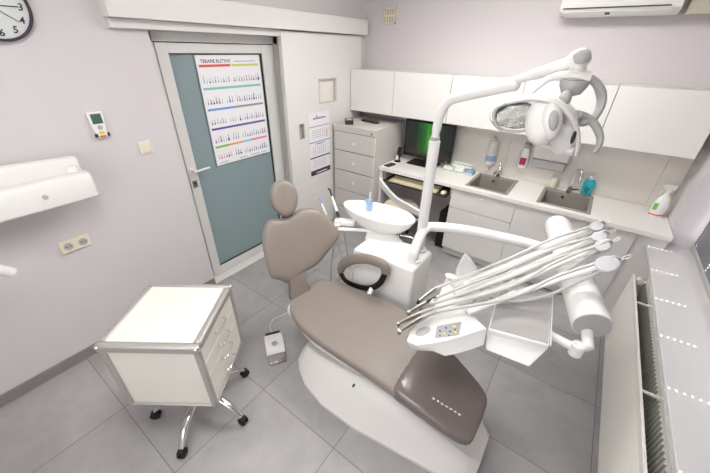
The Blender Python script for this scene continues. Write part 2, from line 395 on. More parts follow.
# ------------------------------------------------------------------ things on the left wall
t = thing('wall_clock', 'round clock with dark rim and italic numerals high on the left wall', 'clock', (0, -3.08, 2.1))
c = V((0, -3.085, 2.1)); r = .145
b = MB(); b.lathe(c, [(r-.004, 0), (r, .006), (r, .03), (r-.004, .034), (r-.010, .034), (r-.012, .02)], X_, 48, cap=False); b.build('rim', 'text', t)
MB().lathe(c, [(r-.009, .001), (r-.009, .02)], X_, 48).build('dial', 'clockface', t)
b = MB().m('dark')
for h in range(1, 13):
    a = R(90-30*h); s_ = str(h); sz = .042
    text_into(b, s_, c+X_*.0212+Y_*(math.cos(a)*.108-.012*len(s_))+Z_*(math.sin(a)*.108-.014), (Y_+Z_*.0), (Z_+Y_*.18).normalized(), sz)
for k in range(60):
    a = R(6*k); b.cyl(c+X_*.02+V((0, math.cos(a)*.129, math.sin(a)*.129)), c+X_*.0206+V((0, math.cos(a)*.129, math.sin(a)*.129)), .0011, seg=5)
b.build('numerals', None, t, smooth=False)
b = MB().m('dark')
for a, l, wd in ((R(0), .1, .0022), (R(-38), .105, .0014), (R(152), .06, .004)):
    dv = V((0, math.cos(a), math.sin(a))); b.tube([c+X_*.0235-dv*.015, c+X_*.0235+dv*l], wd, 6)
b.cyl(c+X_*.0215, c+X_*.026, .006); b.build('hands', None, t)

# digital controller
def upright(px0, y0, tilt): return Matrix.Translation(V((px0, y0[0], y0[1]))) @ Matrix.Rotation(R(tilt), 4, 'X')
t = thing('thermostat', 'white digital controller with green display on wall left of light switch', 'thermostat', (0, -2.84, 1.53))
X = upright(0, (-2.842, 1.53), 0)
b = MB(); pr = [(-.038, .0, ), (-.04, .06), (-.036, .078), (.036, .078), (.04, .06), (.034, 0), (.028, -.06), (.02, -.075), (-.02, -.075), (-.028, -.06)]
b.prism([X @ V((0, u, v)) for u, v in pr], (.026, 0, 0)); b.build('body', 'plast', t, bevel=.005)
MB().box(.026, .0272, -.028, .026, .01, .066, X).build('display', 'lcd', t, bevel=.0005)
b = MB().m('greyplast').cyl(X @ V((.026, 0, -.012)), X @ V((.028, 0, -.012)), .014); b.m('yellow').box(.026, .028, -.016, .014, -.052, -.034, X); b.build('keypad', None, t, bevel=.001)
b = MB().m('dark').box(.016, .03, -.04, -.024, -.066, -.046, X).box(.016, .03, .026, .038, -.066, -.046, X); b.m('red').box(.026, .029, -.018, .016, -.068, -.058, X); b.build('clip', None, t, bevel=.002)

t = thing('light_switch', 'square cream rocker light switch on the left wall beside blue door', 'switch', (0, -2.62, 1.35))
MB().box(0, .010, -2.662, -2.577, 1.305, 1.395).build('plate', 'plast2', t, bevel=.003)
MB().box(.010, .016, -2.652, -2.592, 1.318, 1.386).build('rocker', 'cream', t, bevel=.003)
t = thing('power_socket', 'cream double power socket low on the left wall beneath white folding arm', 'socket', (0, -3.2, .855))
MB().box(0, .014, -3.277, -3.117, .815, .895).build('plate', 'cream', t, bevel=.004)
for yy in (-3.235, -3.158):
    o = MB().m('greyplast').lathe((.014, yy, .855), [(.024, 0), (.024, .0012), (.019, .0014)], X_, 24).build('outlet', None, t)
    
    for q in (-.009, .009): MB().cyl((.0152, yy+q, .855), (.016, yy+q, .855), .004).build('contact', 'gap', o)

# folded x-ray arm of two white beams
t = thing('x_ray_arm', 'white folded two-beam x-ray arm fixed to left wall at photo edge', 'medical arm', (.12, -3.4, 1.3))
def beam(name, p, q, hgt, dep, dz=0, mt='plast2'):
    p = V(p); q = V(q); d = (q-p).normalized(); up = X_.cross(d); up = -up if up.z < 0 else up
    pr = [(-dep/2, -hgt/2), (dep/2, -hgt/2), (dep/2, hgt*.28), (dep*.3, hgt/2), (-dep*.3, hgt/2), (-dep/2, hgt*.3)]
    b = MB(); rs = []
    for f, sc in ((0, 1), (.5, 1), (.965, .98), (1, .86)):
        rs.append([p+(q-p)*f + X_*(u*sc)+up*(v*sc) for u, v in pr])
    b.rings(rs); return b.build(name, mt, t, bevel=.012, seg=3)
lo1 = at(93, 182, 'x', .17); lo2 = at(-60, 219, 'x', .17)
beam('lower_beam', lo2, lo1, .15, .11)
up1 = at(79, 165, 'x', .1); up2 = at(-60, 188, 'x', .1)
beam('upper_beam', up2, up1, .115, .075)
b = MB(); c = at(45, 197, 'x', .225); b.lathe(c+X_*.001, [(.012, 0), (.012, .007), (.007, .0075)], X_, 20); b.build('bolt_cap', 'greyplast', t)
b = MB(); c = at(72, 171, 'x', .13); b.cyl(c-Z_*.03, c+Z_*.03, .028); b.build('elbow_joint', 'plast', t, bevel=.004)
b = MB(); b.box(0, .1, -3.75, -3.55, 1.25, 1.5); b.build('wall_bracket', 'plast2', t, bevel=.01)
e1 = at(14, 273, 'x', .3); e2 = at(-30, 262, 'x', .3)
b = MB(); b.tube([e2, e1-(e1-e2).normalized()*.01, e1], [.026, .026, .021], 20); b.tube(spline([e2, e2+V((-.03, -.12, .12)), lo2+V((.02, 0, -.05)), lo2], 6), .022); b.build('tube_head_cone', 'plast', t)

# ------------------------------------------------------------------ back wall
t = thing('ventilation_grille', 'small cream ventilation grille high on back wall near the left corner', 'vent', (.31, 0, 2.26))
gx0, gx1, gz0_, gz1_ = .235, .392, 2.19, 2.335
b = MB(); e = .016
b.box(gx0, gx0+e, -.014, 0, gz0_, gz1_).box(gx1-e, gx1, -.014, 0, gz0_, gz1_).box(gx0, gx1, -.014, 0, gz0_, gz0_+e).box(gx0, gx1, -.014, 0, gz1_-e, gz1_).box(gx0, gx1, -.014, 0, 2.256, 2.27)
b.build('frame', 'cream', t, bevel=.002)
MB().box(gx0+.005, gx1-.005, -.003, 0, gz0_+.005, gz1_-.005).build('backing', 'greyplast', t)
b = MB()
for z0, z1 in ((gz0_+e, 2.256), (2.27, gz1_-e)):
    for k in range(4): xx = gx0+.03+k*.031; b.box(xx, xx+.014, -.012, -.001, z0, z1)
b.build('slats', 'cream', t)

t = thing('air_conditioner', 'white split air conditioner mounted high on the back wall', 'air conditioner', (2.3, -.1, 2.2))
ax0, ax1 = 1.945, 2.665
b = MB(); pr = [(0, 2.215), (-.06, 2.2), (-.14, 2.205), (-.195, 2.235), (-.205, 2.29), (-.2, 2.47), (-.17, 2.5), (0, 2.5)]
b.prism([V((ax0, y, z)) for y, z in pr], (ax1-ax0, 0, 0)); b.build('housing', 'plast2', t, bevel=.006)
b = MB(); b.prism([V((ax0+.03, y, z)) for y, z in [(-.147, 2.2), (-.153, 2.2), (-.195, 2.226), (-.192, 2.231)]], (ax1-ax0-.08, 0, 0)); b.build('louvre', 'plast', t)
b = MB()
for y, z in ((-.145, 2.2045), (-.2, 2.248)): b.box(ax0+.025, ax1-.06, y-.006, y+.004, z-.003, z+.004)
b.build('air_slot', 'dark', t)
MB().box(ax0+.3, ax0+.33, -.185, -.17, 2.206, 2.221).build('emblem', 'dark', t)

# wall cabinets
cuts = [.055, .62, 1.24, 1.87, 2.5, 3.09]
wl = ['first white wall cupboard from left, above grey filing cabinet', 'white wall cupboard directly above the computer monitor', 'white wall cupboard behind the lamp post bend, third from left',
      'white wall cupboard partly hidden behind the dental lamp head', 'white wall cupboard at far right end beside the window wall']
for i in range(5):
    x0, x1 = cuts[i]+.001, cuts[i+1]-.001
    t = thing('wall_cabinet', wl[i], 'cupboard', (x0, -.35, 1.335), group='white wall cupboards in a row')
    MB().box(x0, x1, -.331, 0, 1.335, 1.76).build('body', 'lam', t, bevel=.001)
    MB().box(x0+.0015, x1-.0015, -.35, -.332, 1.333, 1.762).build('door', 'lamdoor', t, bevel=.0012)

# filing cabinet
t = thing('filing_cabinet', 'tall light grey steel filing cabinet of five drawers by sliding door', 'filing cabinet', (.075, -.7, 0))
fx0_, fx1_, fy0, fy1, fz = .078, .638, -.7, -.06, 1.235
MB().box(fx0_, fx1_, fy0+.02, fy1, .0, fz-.03).build('body', 'greymetal', t, bevel=.004)
MB().box(fx0_, fx1_, fy0, fy1, fz-.03, fz).box(fx0_, fx1_, fy0+.002, fy0+.02, 1.165, fz-.03).build('top_plate', 'greymetal', t, bevel=.004)
zs = [1.16, .948, .718, .475, .24, .03]
for i in range(5):
    dd = MB().box(fx0_+.012, fx1_-.012, fy0, fy0+.03, zs[i+1]+.009, zs[i]).build('drawer', 'greymetal', t, bevel=.004)
    xm = .37; zm = (zs[i]+zs[i+1])/2
    MB().m('plast').lathe((xm, fy0-.0005, zm), [(.017, 0), (.017, .003), (.012, .003), (.010, .001)], -Y_, 20).build('pull', None, dd)
b = MB().m('dark').box(fx0_+.013, fx1_-.013, fy0+.012, fy0+.03, .03, 1.163); b.build('shadow_gap', None, t)
b = MB().m('chrome').cyl((fx1_-.035, fy0, 1.192), (fx1_-.035, fy0-.006, 1.192), .011).m('gap').box(fx1_-.036, fx1_-.034, fy0-.0068, fy0-.006, 1.186, 1.198); b.build('lock', None, t)

t = thing('card_reader', 'small dark payment terminal lying on top of grey filing cabinet', 'card terminal', (.2, -.45, fz))
c = at(349, 121.5, 'z', fz+.02); X = Matrix.Translation((c.x, c.y, fz)) @ Matrix.Rotation(R(-50), 4, 'Z')
b = MB(); b.prism([X @ V((-.085, y, z)) for y, z in ((-.045, .002), (.045, .002), (.045, .05), (-.045, .042))], (X.to_3x3() @ V((.17, 0, 0)))); b.build('body', 'dark', t, bevel=.006)
MB().box(.01, .07, -.03, .03, .048, .053, X).build('display', 'greyplast', t, bevel=.001)
b = MB()
for i in range(4):
    for j in range(3): b.box(-.07+i*.018, -.058+i*.018, -.022+j*.016, -.011+j*.016, .045, .0525, X)
b.build('keys', 'greyplast', t)
c = at(370, 121.5, 'z', fz+.01)
tag(MB().box(-.11, .11, -.03, .03, 0.001, .022, Matrix.Translation((c.x, c.y, fz)) @ Matrix.Rotation(R(-8), 4, 'Z')).build('document_tray', 'dark', bevel=.006), 'flat black object lying on the filing cabinet beneath wall cupboard', 'tray')

# ------------------------------------------------------------------ worktop, sinks and base units
CZ = .83; CF = -.6
sinks = [(1.605, 2.0, -.545, -.075), (2.24, 2.645, -.535, -.085)]
t = MB(); x0, x1 = .645, W-.002
xs = [x0, sinks[0][0]+.01, sinks[0][1]-.01, sinks[1][0]+.01, sinks[1][1]-.01, x1]
for i in range(5):
    if i in (1, 3):
        s = sinks[i//2]; t.box(xs[i], xs[i+1], CF, s[2]+.01, CZ-.036, CZ); t.box(xs[i], xs[i+1], s[3]-.01, -.009, CZ-.036, CZ)
    else: t.box(xs[i], xs[i+1], CF, -.009, CZ-.036, CZ)
tag(t.build('worktop', 'counter', bevel=.0015), 'long white worktop along back wall holding both sinks', 'worktop')
tag(MB().box(.648, .69, CF+.01, -.02, 0, CZ-.037).build('desk_side_panel', 'lam', bevel=.002), 'upright white side panel carrying worktop beside the filing cabinet', 'panel')
for k, (a0, a1, b0, b1) in enumerate(sinks):
    t = thing('sink', ['grey square sink in the middle of the worktop', 'grey square sink at right with tall chrome tap'][k], 'sink', (a0, b0, CZ), group='grey composite sinks')
    b = MB(); rim = .028; z1 = CZ+.006; dz = .15; bk = .055
    i0, i1, j0, j1 = a0+rim, a1-rim-(0.0 if k == 0 else 0), b0+rim, b1-bk
    b.box(a0, a1, b0, j0, CZ-.002, z1).box(a0, a1, j1, b1, CZ-.002, z1).box(a0, i0, j0, j1, CZ-.002, z1).box(i1, a1, j0, j1, CZ-.002, z1)
    w_ = .008
    b.box(i0-w_, i0, j0, j1, CZ-dz, CZ).box(i1, i1+w_, j0, j1, CZ-dz, CZ).box(i0, i1, j0-w_, j0, CZ-dz, CZ).box(i0, i1, j1, j1+w_, CZ-dz, CZ).box(i0, i1, j0, j1, CZ-dz-.008, CZ-dz)
    b.build('basin', 'sink', t, bevel=.003)
    b = MB().m('steel').lathe(((i0+i1)/2-.03, j1-.09, CZ-dz), [(.036, .0), (.036, .003), (.026, .004), (.022, .001)], Z_, 24).m('gap').lathe(((i0+i1)/2-.03, j1-.09, CZ-dz+.0012), [(.021, 0), (.021, .001)], Z_, 20); b.build('drain', None, t)
    b = MB().m('chrome').cyl(((i0+i1)/2-.03, j1-.001, CZ-.04), ((i0+i1)/2-.03, j1-.006, CZ-.04), .014); b.build('overflow', None, t)
# taps
t = thing('tap', 'short chrome mixer tap behind the middle sink', 'tap', (1.81, -.1, CZ+.006), group=None)
c = V((1.80, -.105, CZ+.006)); b = MB(); b.lathe(c, [(.027, 0), (.027, .01), (.023, .012), (.023, .075), (.02, .085)], Z_, 24); b.tube(spline([c+V((0, 0, .06)), c+V((-.01, -.06, .075)), c+V((-.02, -.12, .06))], 5), [.014]*10+[.012]); b.build('body', 'chrome', t)
b = MB(); b.ball(c+V((0, 0, .09)), .022); b.tube([c+V((0, 0, .1)), c+V((-.012, .015, .15))], [.009, .006]); b.build('lever', 'chrome', t)
t = thing('tap', 'tall arched chrome tap behind the right-hand sink', 'tap', (2.45, -.1, CZ+.006))
c = V((2.445, -.12, CZ+.006)); b = MB(); b.lathe(c, [(.025, 0), (.025, .03), (.018, .034), (.018, .06)], Z_, 24)
b.tube(spline([c+V((0, 0, .05)), c+V((0, 0, .18)), c+V((.01, -.03, .235)), c+V((.035, -.085, .235)), c+V((.045, -.11, .18)), c+V((.047, -.115, .13))], 6), .0095); b.build('spout', 'chrome', t)
b = MB(); b.tube([c+V((.015, 0, .035)), c+V((.07, -.01, .05))], [.009, .006]); b.build('lever', 'dark', t)

def fronts(t, x0, x1, rows_, mt='base'):
    tz = CZ-.037 if x1-x0 < .4 else CZ-.172
    MB().box(x0, x1, CF+.045, -.02, .1, tz).build('body', 'lam', t)
    MB().box(x0, x1, CF+.09, -.03, 0, .1).build('plinth', 'base', t)
    for n, z0, z1, pull in rows_:
        f = MB().box(x0+.0018, x1-.0018, CF+.022, CF+.042, z0+.0018, z1-.0018).build(n, mt, t, bevel=.0012)
        if pull:
            b = MB().ball(((x0+x1)/2, CF+.013, z1-.045), .012, (1, .9, .8)); b.cyl(((x0+x1)/2, CF+.022, z1-.045), ((x0+x1)/2, CF+.014, z1-.045), .005); b.build('knob', 'plast', f)
t = thing('base_cabinet', 'white drawer unit under worktop immediately right of desk opening', 'cabinet', (1.5, CF, 0), group='white base units under the worktop')
fronts(t, 1.5, 2.1, [('drawer', .585, .79, 1), ('drawer', .105, .583, 1)])
t = thing('base_cabinet', 'white base unit under the right-hand sink', 'cabinet', (2.1, CF, 0), group='white base units under the worktop')
fronts(t, 2.1, 2.7, [('door', .105, .79, 0)])
t = thing('base_cabinet', 'narrow white base unit at right end of worktop near radiator', 'cabinet', (2.7, CF, 0), group='white base units under the worktop')
fronts(t, 2.7, 2.97, [('door', .105, .79, 0)])
struct(MB().box(2.972, W-.002, CF+.04, -.02, .0, CZ-.037).build('trim_6', 'base', bevel=.001))

# keyboard tray with keyboard
t = thing('keyboard_tray', 'dark pull-out keyboard shelf hanging under the desk part of worktop', 'shelf', (1.1, -.5, .68))
MB().box(.73, 1.47, -.64, -.3, .69, .705).build('shelf', 'dark', t, bevel=.002)
for xx in (.70, 1.475):
    MB().box(xx, xx+.018, -.55, -.2, .69, CZ-.037).build('rail', 'greymetal', t, bevel=.002)
t = thing('keyboard', 'pale beige computer keyboard on pull-out shelf below monitor', 'keyboard', (1.05, -.55, .71))
b = MB(); b.prism([V((.80, y, z)) for y, z in ((-.635, .706), (-.635, .716), (-.475, .732), (-.475, .706))], (.56, 0, 0)); b.build('case', 'wood', t, bevel=.003)
b = MB()
for r_ in range(5):
    for k in range(24): b.box(.812+k*.0222, .812+k*.0222+.019, -.622+r_*.028, -.600+r_*.028, .716+r_*.0026, .7225+r_*.0028)
b.build('keys', 'cream', t)
t = thing('computer_mouse', 'cream computer mouse on right end of keyboard shelf', 'mouse', (1.4, -.58, .706))
MB().ball((1.42, -.575, .716), .03, (1, 1.6, .6)).build('body', 'cream', t)
t = thing('computer_tower', 'dark computer case standing under the desk', 'computer', (1.3, -.3, 0))
MB().box(1.375, 1.485, -.45, -.06, 0.002, .44).build('case', 'dark', t, bevel=.004)
MB().box(1.38, 1.48, -.458, -.45, .01, .43).build('front_panel', 'black', t, bevel=.003)

# monitor
t = thing('computer_monitor', 'black flat monitor showing green aurora image beneath wall cupboards', 'monitor', (1.0, -.2, CZ))
mx0, mx1, mz0, mz1, my = .733, 1.31, .90, 1.30, -.22
MB().box(mx0, mx1, my, my+.045, mz0, mz1).build('casing', 'black', t, bevel=.006)
MB().box(mx0+.02, mx1-.02, my-.001, my+.002, mz0+.035, mz1-.02).build('screen', 'screen', t)
b = MB().box(.98, 1.08, my+.045, my+.07, CZ+.012, 1.1); b.build('stand_neck', 'black', t, bevel=.006)
b = MB().box(.83, 1.16, -.30, -.08, CZ+.001, CZ+.014); b.build('stand_base', 'black', t, bevel=.005)
MB().box(1.262, 1.272, my-.0015, my, mz0+.012, mz0+.02).build('power_light', 'greyplast', t)

t = thing('desk_phone', 'black cordless handset standing upright in cradle left of monitor', 'telephone', (.73, -.3, CZ))
c = V((.715, -.3, CZ)); b = MB().m('black'); b.lathe(c, [(.035, 0), (.035, .016), (.026, .02)], Z_, 20); b.build('cradle', None, t)
b = MB().m('black'); b.prism([c+V((x, y, .018)) for x, y in ((-.022, -.012), (.022, -.012), (.022, .012), (-.022, .012))], (.004, .03, .145)); b.build('handset', None, t, bevel=.005)
b = MB().m('plast'); b.prism([c+V((x, -.014, z)) for x, z in ((-.016, .025), (.016, .025), (.016, .062), (.006, .08), (-.006, .08), (-.016, .062))], (0, -.004, 0)); b.build('label_sticker', None, t)
tag(MB().box(.0, .07, 0, .13, .001, .014, Matrix.Translation((.68, -.545, CZ)) @ Matrix.Rotation(R(-6), 4, 'Z')).build('calculator', 'dark', bevel=.003), 'small black pad lying on worktop front edge beside filing cabinet', 'calculator')

# small boxes beside the middle sink
bx = [(1.31, -.2, .11, .08, .05, 'plast2', 'white', 'flat white carton nearest the monitor on the worktop'), (1.425, -.19, .10, .085, .05, 'paper', 'white', 'white carton in middle of small box row by sink'),
      (1.535, -.19, .08, .085, .05, 'bluelabel', 'blue', 'pale blue carton at right end of small box row')]
for i, (x, y, a, c, h, mt, cl, lb) in enumerate(bx):
    t = thing('tissue_box', lb, 'box', (x, y, CZ), group='small cartons beside the middle sink')
    MB().box(x-a/2, x+a/2, y-c/2, y+c/2, CZ+.001, CZ+h).build('carton', mt, t, bevel=.002)
    MB().m('green' if i < 2 else 'paper').box(x-a/2+.006, x+a/2-.006, y-c/2-.0006, y-c/2, CZ+.006, CZ+.016).build('print', None, t)
for i, (x, y, lb) in enumerate([(1.385, -.15, 'white carton with green stripe stacked on the left lower box'), (1.49, -.15, 'white carton with green stripe stacked on the right lower box')]):
    t = thing('tissue_box', lb, 'box', (x, y, CZ+.051), group='small cartons beside the middle sink')
    MB().box(x-.05, x+.05, y-.035, y+.03, CZ+.052, CZ+.085).build('carton', 'paper', t, bevel=.002)
    MB().m('green').box(x-.048, x+.048, y-.0365, y-.035, CZ+.073, CZ+.083).build('print', None, t)

# dispensers on the backsplash
t = thing('soap_dispenser', 'white wall dispenser bottle with grey-blue band above the middle sink', 'dispenser', (1.69, -.06, .93))
c = V((1.675, -.058, .93)); b = MB(); b.lathe(c, [(.02, -.02), (.03, -.012), (.044, .01), (.047, .04), (.047, .22), (.04, .245), (.018, .26), (.016, .275)], Z_, 28); b.build('bottle', 'plast2', t)
MB().lathe(c, [(.0475, .045), (.0485, .046), (.0485, .1), (.0475, .101)], Z_, 28).build('label', 'bluelabel', t)
MB().lathe(c, [(.016, .274), (.012, .278), (.012, .29), (.008, .292)], Z_, 16).build('cap', 'wood', t)
b = MB(); b.box(1.64, 1.71, -.02, -.009, .93, 1.16); b.build('wall_holder', 'plast', t, bevel=.003)
b = MB(); b.tube(spline([c+V((0, 0, -.015)), c+V((0, 0, -.04)), c+V((0, -.03, -.045))], 4), .009); b.build('nozzle', 'plast', t)
t = thing('soap_dispenser', 'white wall dispenser bottle with magenta label between the two sinks', 'dispenser', (1.985, -.06, .96))
c = V((1.985, -.058, .96)); b = MB(); b.lathe(c, [(.03, 0), (.042, .006), (.044, .03), (.044, .17), (.03, .2), (.016, .206)], Z_, 28, sy=.85, xd=X_); b.build('bottle', 'plast', t)
b = MB(); b.box(1.957, 2.012, -.098, -.085, 1.0, 1.07); b.build('label', 'magenta', t, bevel=.004)
b = MB(); b.cyl(c+Z_*.206, c+Z_*.225, .012); b.box(1.955, 2.015, -.11, -.009, 1.18, 1.2); b.build('pump_lever', 'greyplast', t, bevel=.004)
t = thing('paper_towel_dispenser', 'white paper towel dispenser with grey lower part behind lamp head', 'dispenser', (2.2, -.08, 1.0))
MB().box(2.05, 2.36, -.13, -.009, 1.09, 1.31).build('cover', 'plast2', t, bevel=.02, seg=4)
MB().box(2.06, 2.35, -.125, -.009, 1.005, 1.088).build('lower_tray', 'greyplast', t, bevel=.02, seg=4)
t = thing('soap_bottle', 'small pale green soap bottle left of tall chrome tap', 'bottle', (2.27, -.06, CZ))
c = V((2.3, -.06, CZ+.007)); b = MB(); b.lathe(c, [(.032, 0), (.034, .005), (.034, .07), (.024, .085), (.012, .09)], Z_, 24); b.build('bottle', 'softgreen', t)
b = MB(); b.cyl(c+Z_*.09, c+Z_*.115, .007); b.tube([c+V((.005, 0, .117)), c+V((-.03, -.01, .115))], .006); b.build('pump', 'plast2', t)
t = thing('soap_bottle', 'turquoise liquid soap bottle with white pump right of tall tap', 'bottle', (2.575, -.08, CZ))
c = V((2.575, -.055, CZ+.007)); b = MB(); b.lathe(c, [(.04, 0), (.044, .006), (.044, .11), (.034, .135), (.014, .145)], Z_, 28, sy=.75, xd=X_); b.build('bottle', 'cyan', t)
b = MB().m('text'); b.box(c.x-.022, c.x-.006, c.y-.036, c.y-.033, CZ+.05, CZ+.06).box(c.x-.002, c.x+.014, c.y-.036, c.y-.033, CZ+.055, CZ+.075).box(c.x-.016, c.x+.01, c.y-.036, c.y-.033, CZ+.032, CZ+.042).box(c.x-.02, c.x-.008, c.y-.036, c.y-.033, CZ+.07, CZ+.085); b.build('label', None, t)
b = MB(); b.cyl(c+Z_*.143, c+Z_*.165, .015); b.cyl(c+Z_*.165, c+Z_*.19, .006); b.tube([c+V((.01, 0, .193)), c+V((-.035, -.012, .19))], .007); b.build('pump', 'plast', t)
t = thing('spray_bottle', 'white spray bottle with red base stripe at right end of worktop', 'bottle', (3.085, -.2, CZ))
c = V((3.075, -.215, CZ+.001)); b = MB(); b.lathe(c, [(.047, 0), (.05, .006), (.05, .12), (.04, .155), (.018, .185), (.016, .2)], Z_, 28, sy=.7, xd=(.9, .4, 0)); b.build('bottle', 'plast', t)
MB().lathe(c, [(.0502, .012), (.0512, .013), (.0512, .022), (.0502, .023)], Z_, 28, sy=.7, xd=(.9, .4, 0)).build('base_stripe', 'red', t)
b = MB(); b.lathe(c, [(.0505, .045), (.0515, .046), (.0515, .105), (.0505, .106)], Z_, 28, sy=.705, xd=(.9, .4, 0)); b.build('label', 'paper', t)
b = MB(); b.box(c.x-.047, c.x-.02, c.y-.043, c.y-.028, CZ+.06, CZ+.115); b.build('green_print', 'green', t, bevel=.003)
b = MB(); b.cyl(c+Z_*.198, c+Z_*.222, .02); X = Matrix.Translation(c) @ Matrix.Rotation(R(20), 4, 'Z')
b.prism([X @ V((x, -.013, z)) for x, z in ((.03, .222), (-.03, .222), (-.055, .238), (-.055, .258), (-.02, .268), (.035, .262))], X.to_3x3() @ V((0, .026, 0)))
b.prism([X @ V((x, -.007, z)) for x, z in ((-.03, .225), (-.04, .225), (-.055, .185), (-.048, .182))], X.to_3x3() @ V((0, .014, 0))); b.build('trigger_head', 'plast2', t, bevel=.003)

# operator stool behind the unit
t = thing('operator_stool', 'white stool with curved backrest band tucked under desk behind the bowl', 'stool', (1.25, -.75, 0))
b = MB(); pts = spline([at(379, 179, 'y', -.8), at(384, 187, 'y', -.83), at(395, 199, 'y', -.86), at(408, 207, 'y', -.87), at(424, 216, 'y', -.84)], 6)
pr = []
for i, p in enumerate(pts):
    pr.append([p+V((-.004, -.012, -.035)), p+V((.004, -.014, .03)), p+V((.012, .012, .033)), p+V((.004, .014, -.03))])
b.rings(pr); b.build('backrest_band', 'plast2', t, bevel=.006)
b = MB(); b.lathe((1.0, -.66, .43), [(.16, 0), (.19, .012), (.195, .035), (.18, .06), (.1, .066)], Z_, 32); b.build('seat', 'cream', t)
b = MB(); b.cyl((1.0, -.66, .12), (1.0, -.66, .43), .022)
b.build('column', 'chrome', t)
b = MB(); b.tube(spline([(1.15, -.72, .42), (1.28, -.82, .45), at(424, 216, 'y', -.84)], 5), .014); b.build('backrest_bracket', 'chrome', t)
for k in range(5):
    a = R(72*k+20); dv = V((math.cos(a), math.sin(a), 0)); c = V((1.0, -.66, .1))
    l = MB().m('chrome').tube([c, c+dv*.14+V((0, 0, -.005)), c+dv*.25+V((0, 0, -.035))], [.02, .017, .012]).build('leg', None, t)
    MB().m('rubber').cyl(c+dv*.25+V((0, 0, -.074))+V((-dv.y, dv.x, 0))*.014, c+dv*.25+V((0, 0, -.074))-V((-dv.y, dv.x, 0))*.014, .025).build('castor', None, l)

# ------------------------------------------------------------------ window wall
struct(MB().box(3.055, WX-.03, WY0+.002, WY1-.002, SZ-.028, SZ).build('trim_7', 'sill', bevel=.004))
t = thing('window_1', None, None, (WX, -2.2, SZ), kind='structure')
wf0, wf1 = WX-.045, WX+.035
b = MB(); fy = .06
b.box(wf0, wf1, WY0, WY1, SZ, SZ+.065).box(wf0, wf1, WY0, WY1, WZ-.06, WZ).box(wf0, wf1, WY1-fy, WY1, SZ, WZ).box(wf0, wf1, WY0, WY0+fy, SZ, WZ).box(wf0, wf1, -2.3, -2.2, SZ, WZ)
b.build('window_frame', 'wframe', t, bevel=.004)
# venetian blind with cord holes
ti = R(80); sp = .0215; wd = .028
t = thing('venetian_blind', 'dark grey venetian blind with closed slats covering the window', 'blind', (wf0-.012, -2.2, SZ+.07))
bx_ = wf0-.016; yA, yB = WY0+.07, WY1-.066; holes = [-.555, -.92, -1.28, -1.64, -2.01, -2.41, -2.78, -3.14, -3.5]
nS = 64; topz = SZ+.085+sp*nS
for i in range(nS):
    zc = SZ+.085+sp*i; b = MB(); dv = V((math.cos(ti), 0, math.sin(ti)))
    c0 = V((bx_, 0, zc)); hl_ = holes if i < 6 else ([-2.42] if 19 <= i <= 25 else [])
    ys = [yA]
    if hl_:
        for h in sorted(hl_): ys += [h-.004, h+.004]
    ys.append(yB); h2 = .003
    def strip(y0, y1, s0, s1): b.add([c0+Y_*y0+dv*s0, c0+Y_*y1+dv*s0, c0+Y_*y1+dv*s1, c0+Y_*y0+dv*s1], [(0, 1, 2, 3)])
    for k in range(len(ys)-1):
        if k % 2 == 0: strip(ys[k], ys[k+1], -wd/2, wd/2)
        else: strip(ys[k], ys[k+1], -wd/2, -h2); strip(ys[k], ys[k+1], h2, wd/2)
    o = b.build('slat', 'slat', t, smooth=False); q = o.modifiers.new('thickness', 'SOLIDIFY'); q.thickness = .0004
MB().box(bx_-.016, bx_+.018, yA, yB, topz, WZ-.062).build('head_rail', 'greyplast', t, bevel=.003)
MB().box(bx_-.008, bx_+.011, yA, yB, SZ+.04, SZ+.076).build('bottom_rail', 'greyplast', t, bevel=.003)

# radiator
t = thing('radiator', 'white double-panel radiator with ribbed front below the window sill', 'radiator', (3.04, -1.9, .15))
rx0, rx1, ry0, ry1, rz0, rz1 = 3.005, 3.105, -3.0, -.865, .14, .6
def rpanel(xo, name):
    b = MB(); rs = []; n = 44; L_ = (ry1-ry0)
    b.box(xo, xo+.012, ry0, ry1, rz0, rz1)
    z = rz0+.03
    while z < rz1-.03:
        b.box(xo-.0016, xo, ry0+.03, ry1-.03, z, z+.006); z += .0125
    return b.build(name, 'rad', t, bevel=.0012)
rpanel(rx0, 'front_panel'); rpanel(rx1-.012, 'rear_panel')
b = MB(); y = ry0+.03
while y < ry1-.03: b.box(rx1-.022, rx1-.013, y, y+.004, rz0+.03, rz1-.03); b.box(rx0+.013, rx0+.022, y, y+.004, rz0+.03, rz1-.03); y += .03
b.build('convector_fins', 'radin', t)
for y in (-1.215, -1.98, -2.7): MB().box(rx0+.01, rx1-.01, y-.006, y+.006, rz1-.016, rz1-.006).build('cross_bar', 'rad', t)
b = MB(); b.cyl((3.055, ry1-.045, rz1-.03), (3.055, ry1+.0, rz1-.03), .022).tube(spline([(3.05, ry1+.0, rz1-.035), (3.05, ry1+.03, rz1-.04), (3.09, ry1+.035, rz1-.06), (3.13, ry1+.03, rz1-.1), (3.14, ry1+.03, .002)], 5), .008); b.build('valve', 'rad', t)
b = MB(); b.m('rad').box(rx0+.002, rx1-.002, ry1-.012, ry1, rz0+.02, rz0+.2).box(rx0+.002, rx1-.002, ry1-.01, ry1, rz1-.2, rz1-.04); b.build('end_cover', None, t)
b = MB().m('rad').box(rx1-.002, W+.0, -1.3, -1.26, .3, .34).box(rx1-.002, W, -2.7, -2.66, .3, .34); b.build('wall_bracket', None, t)

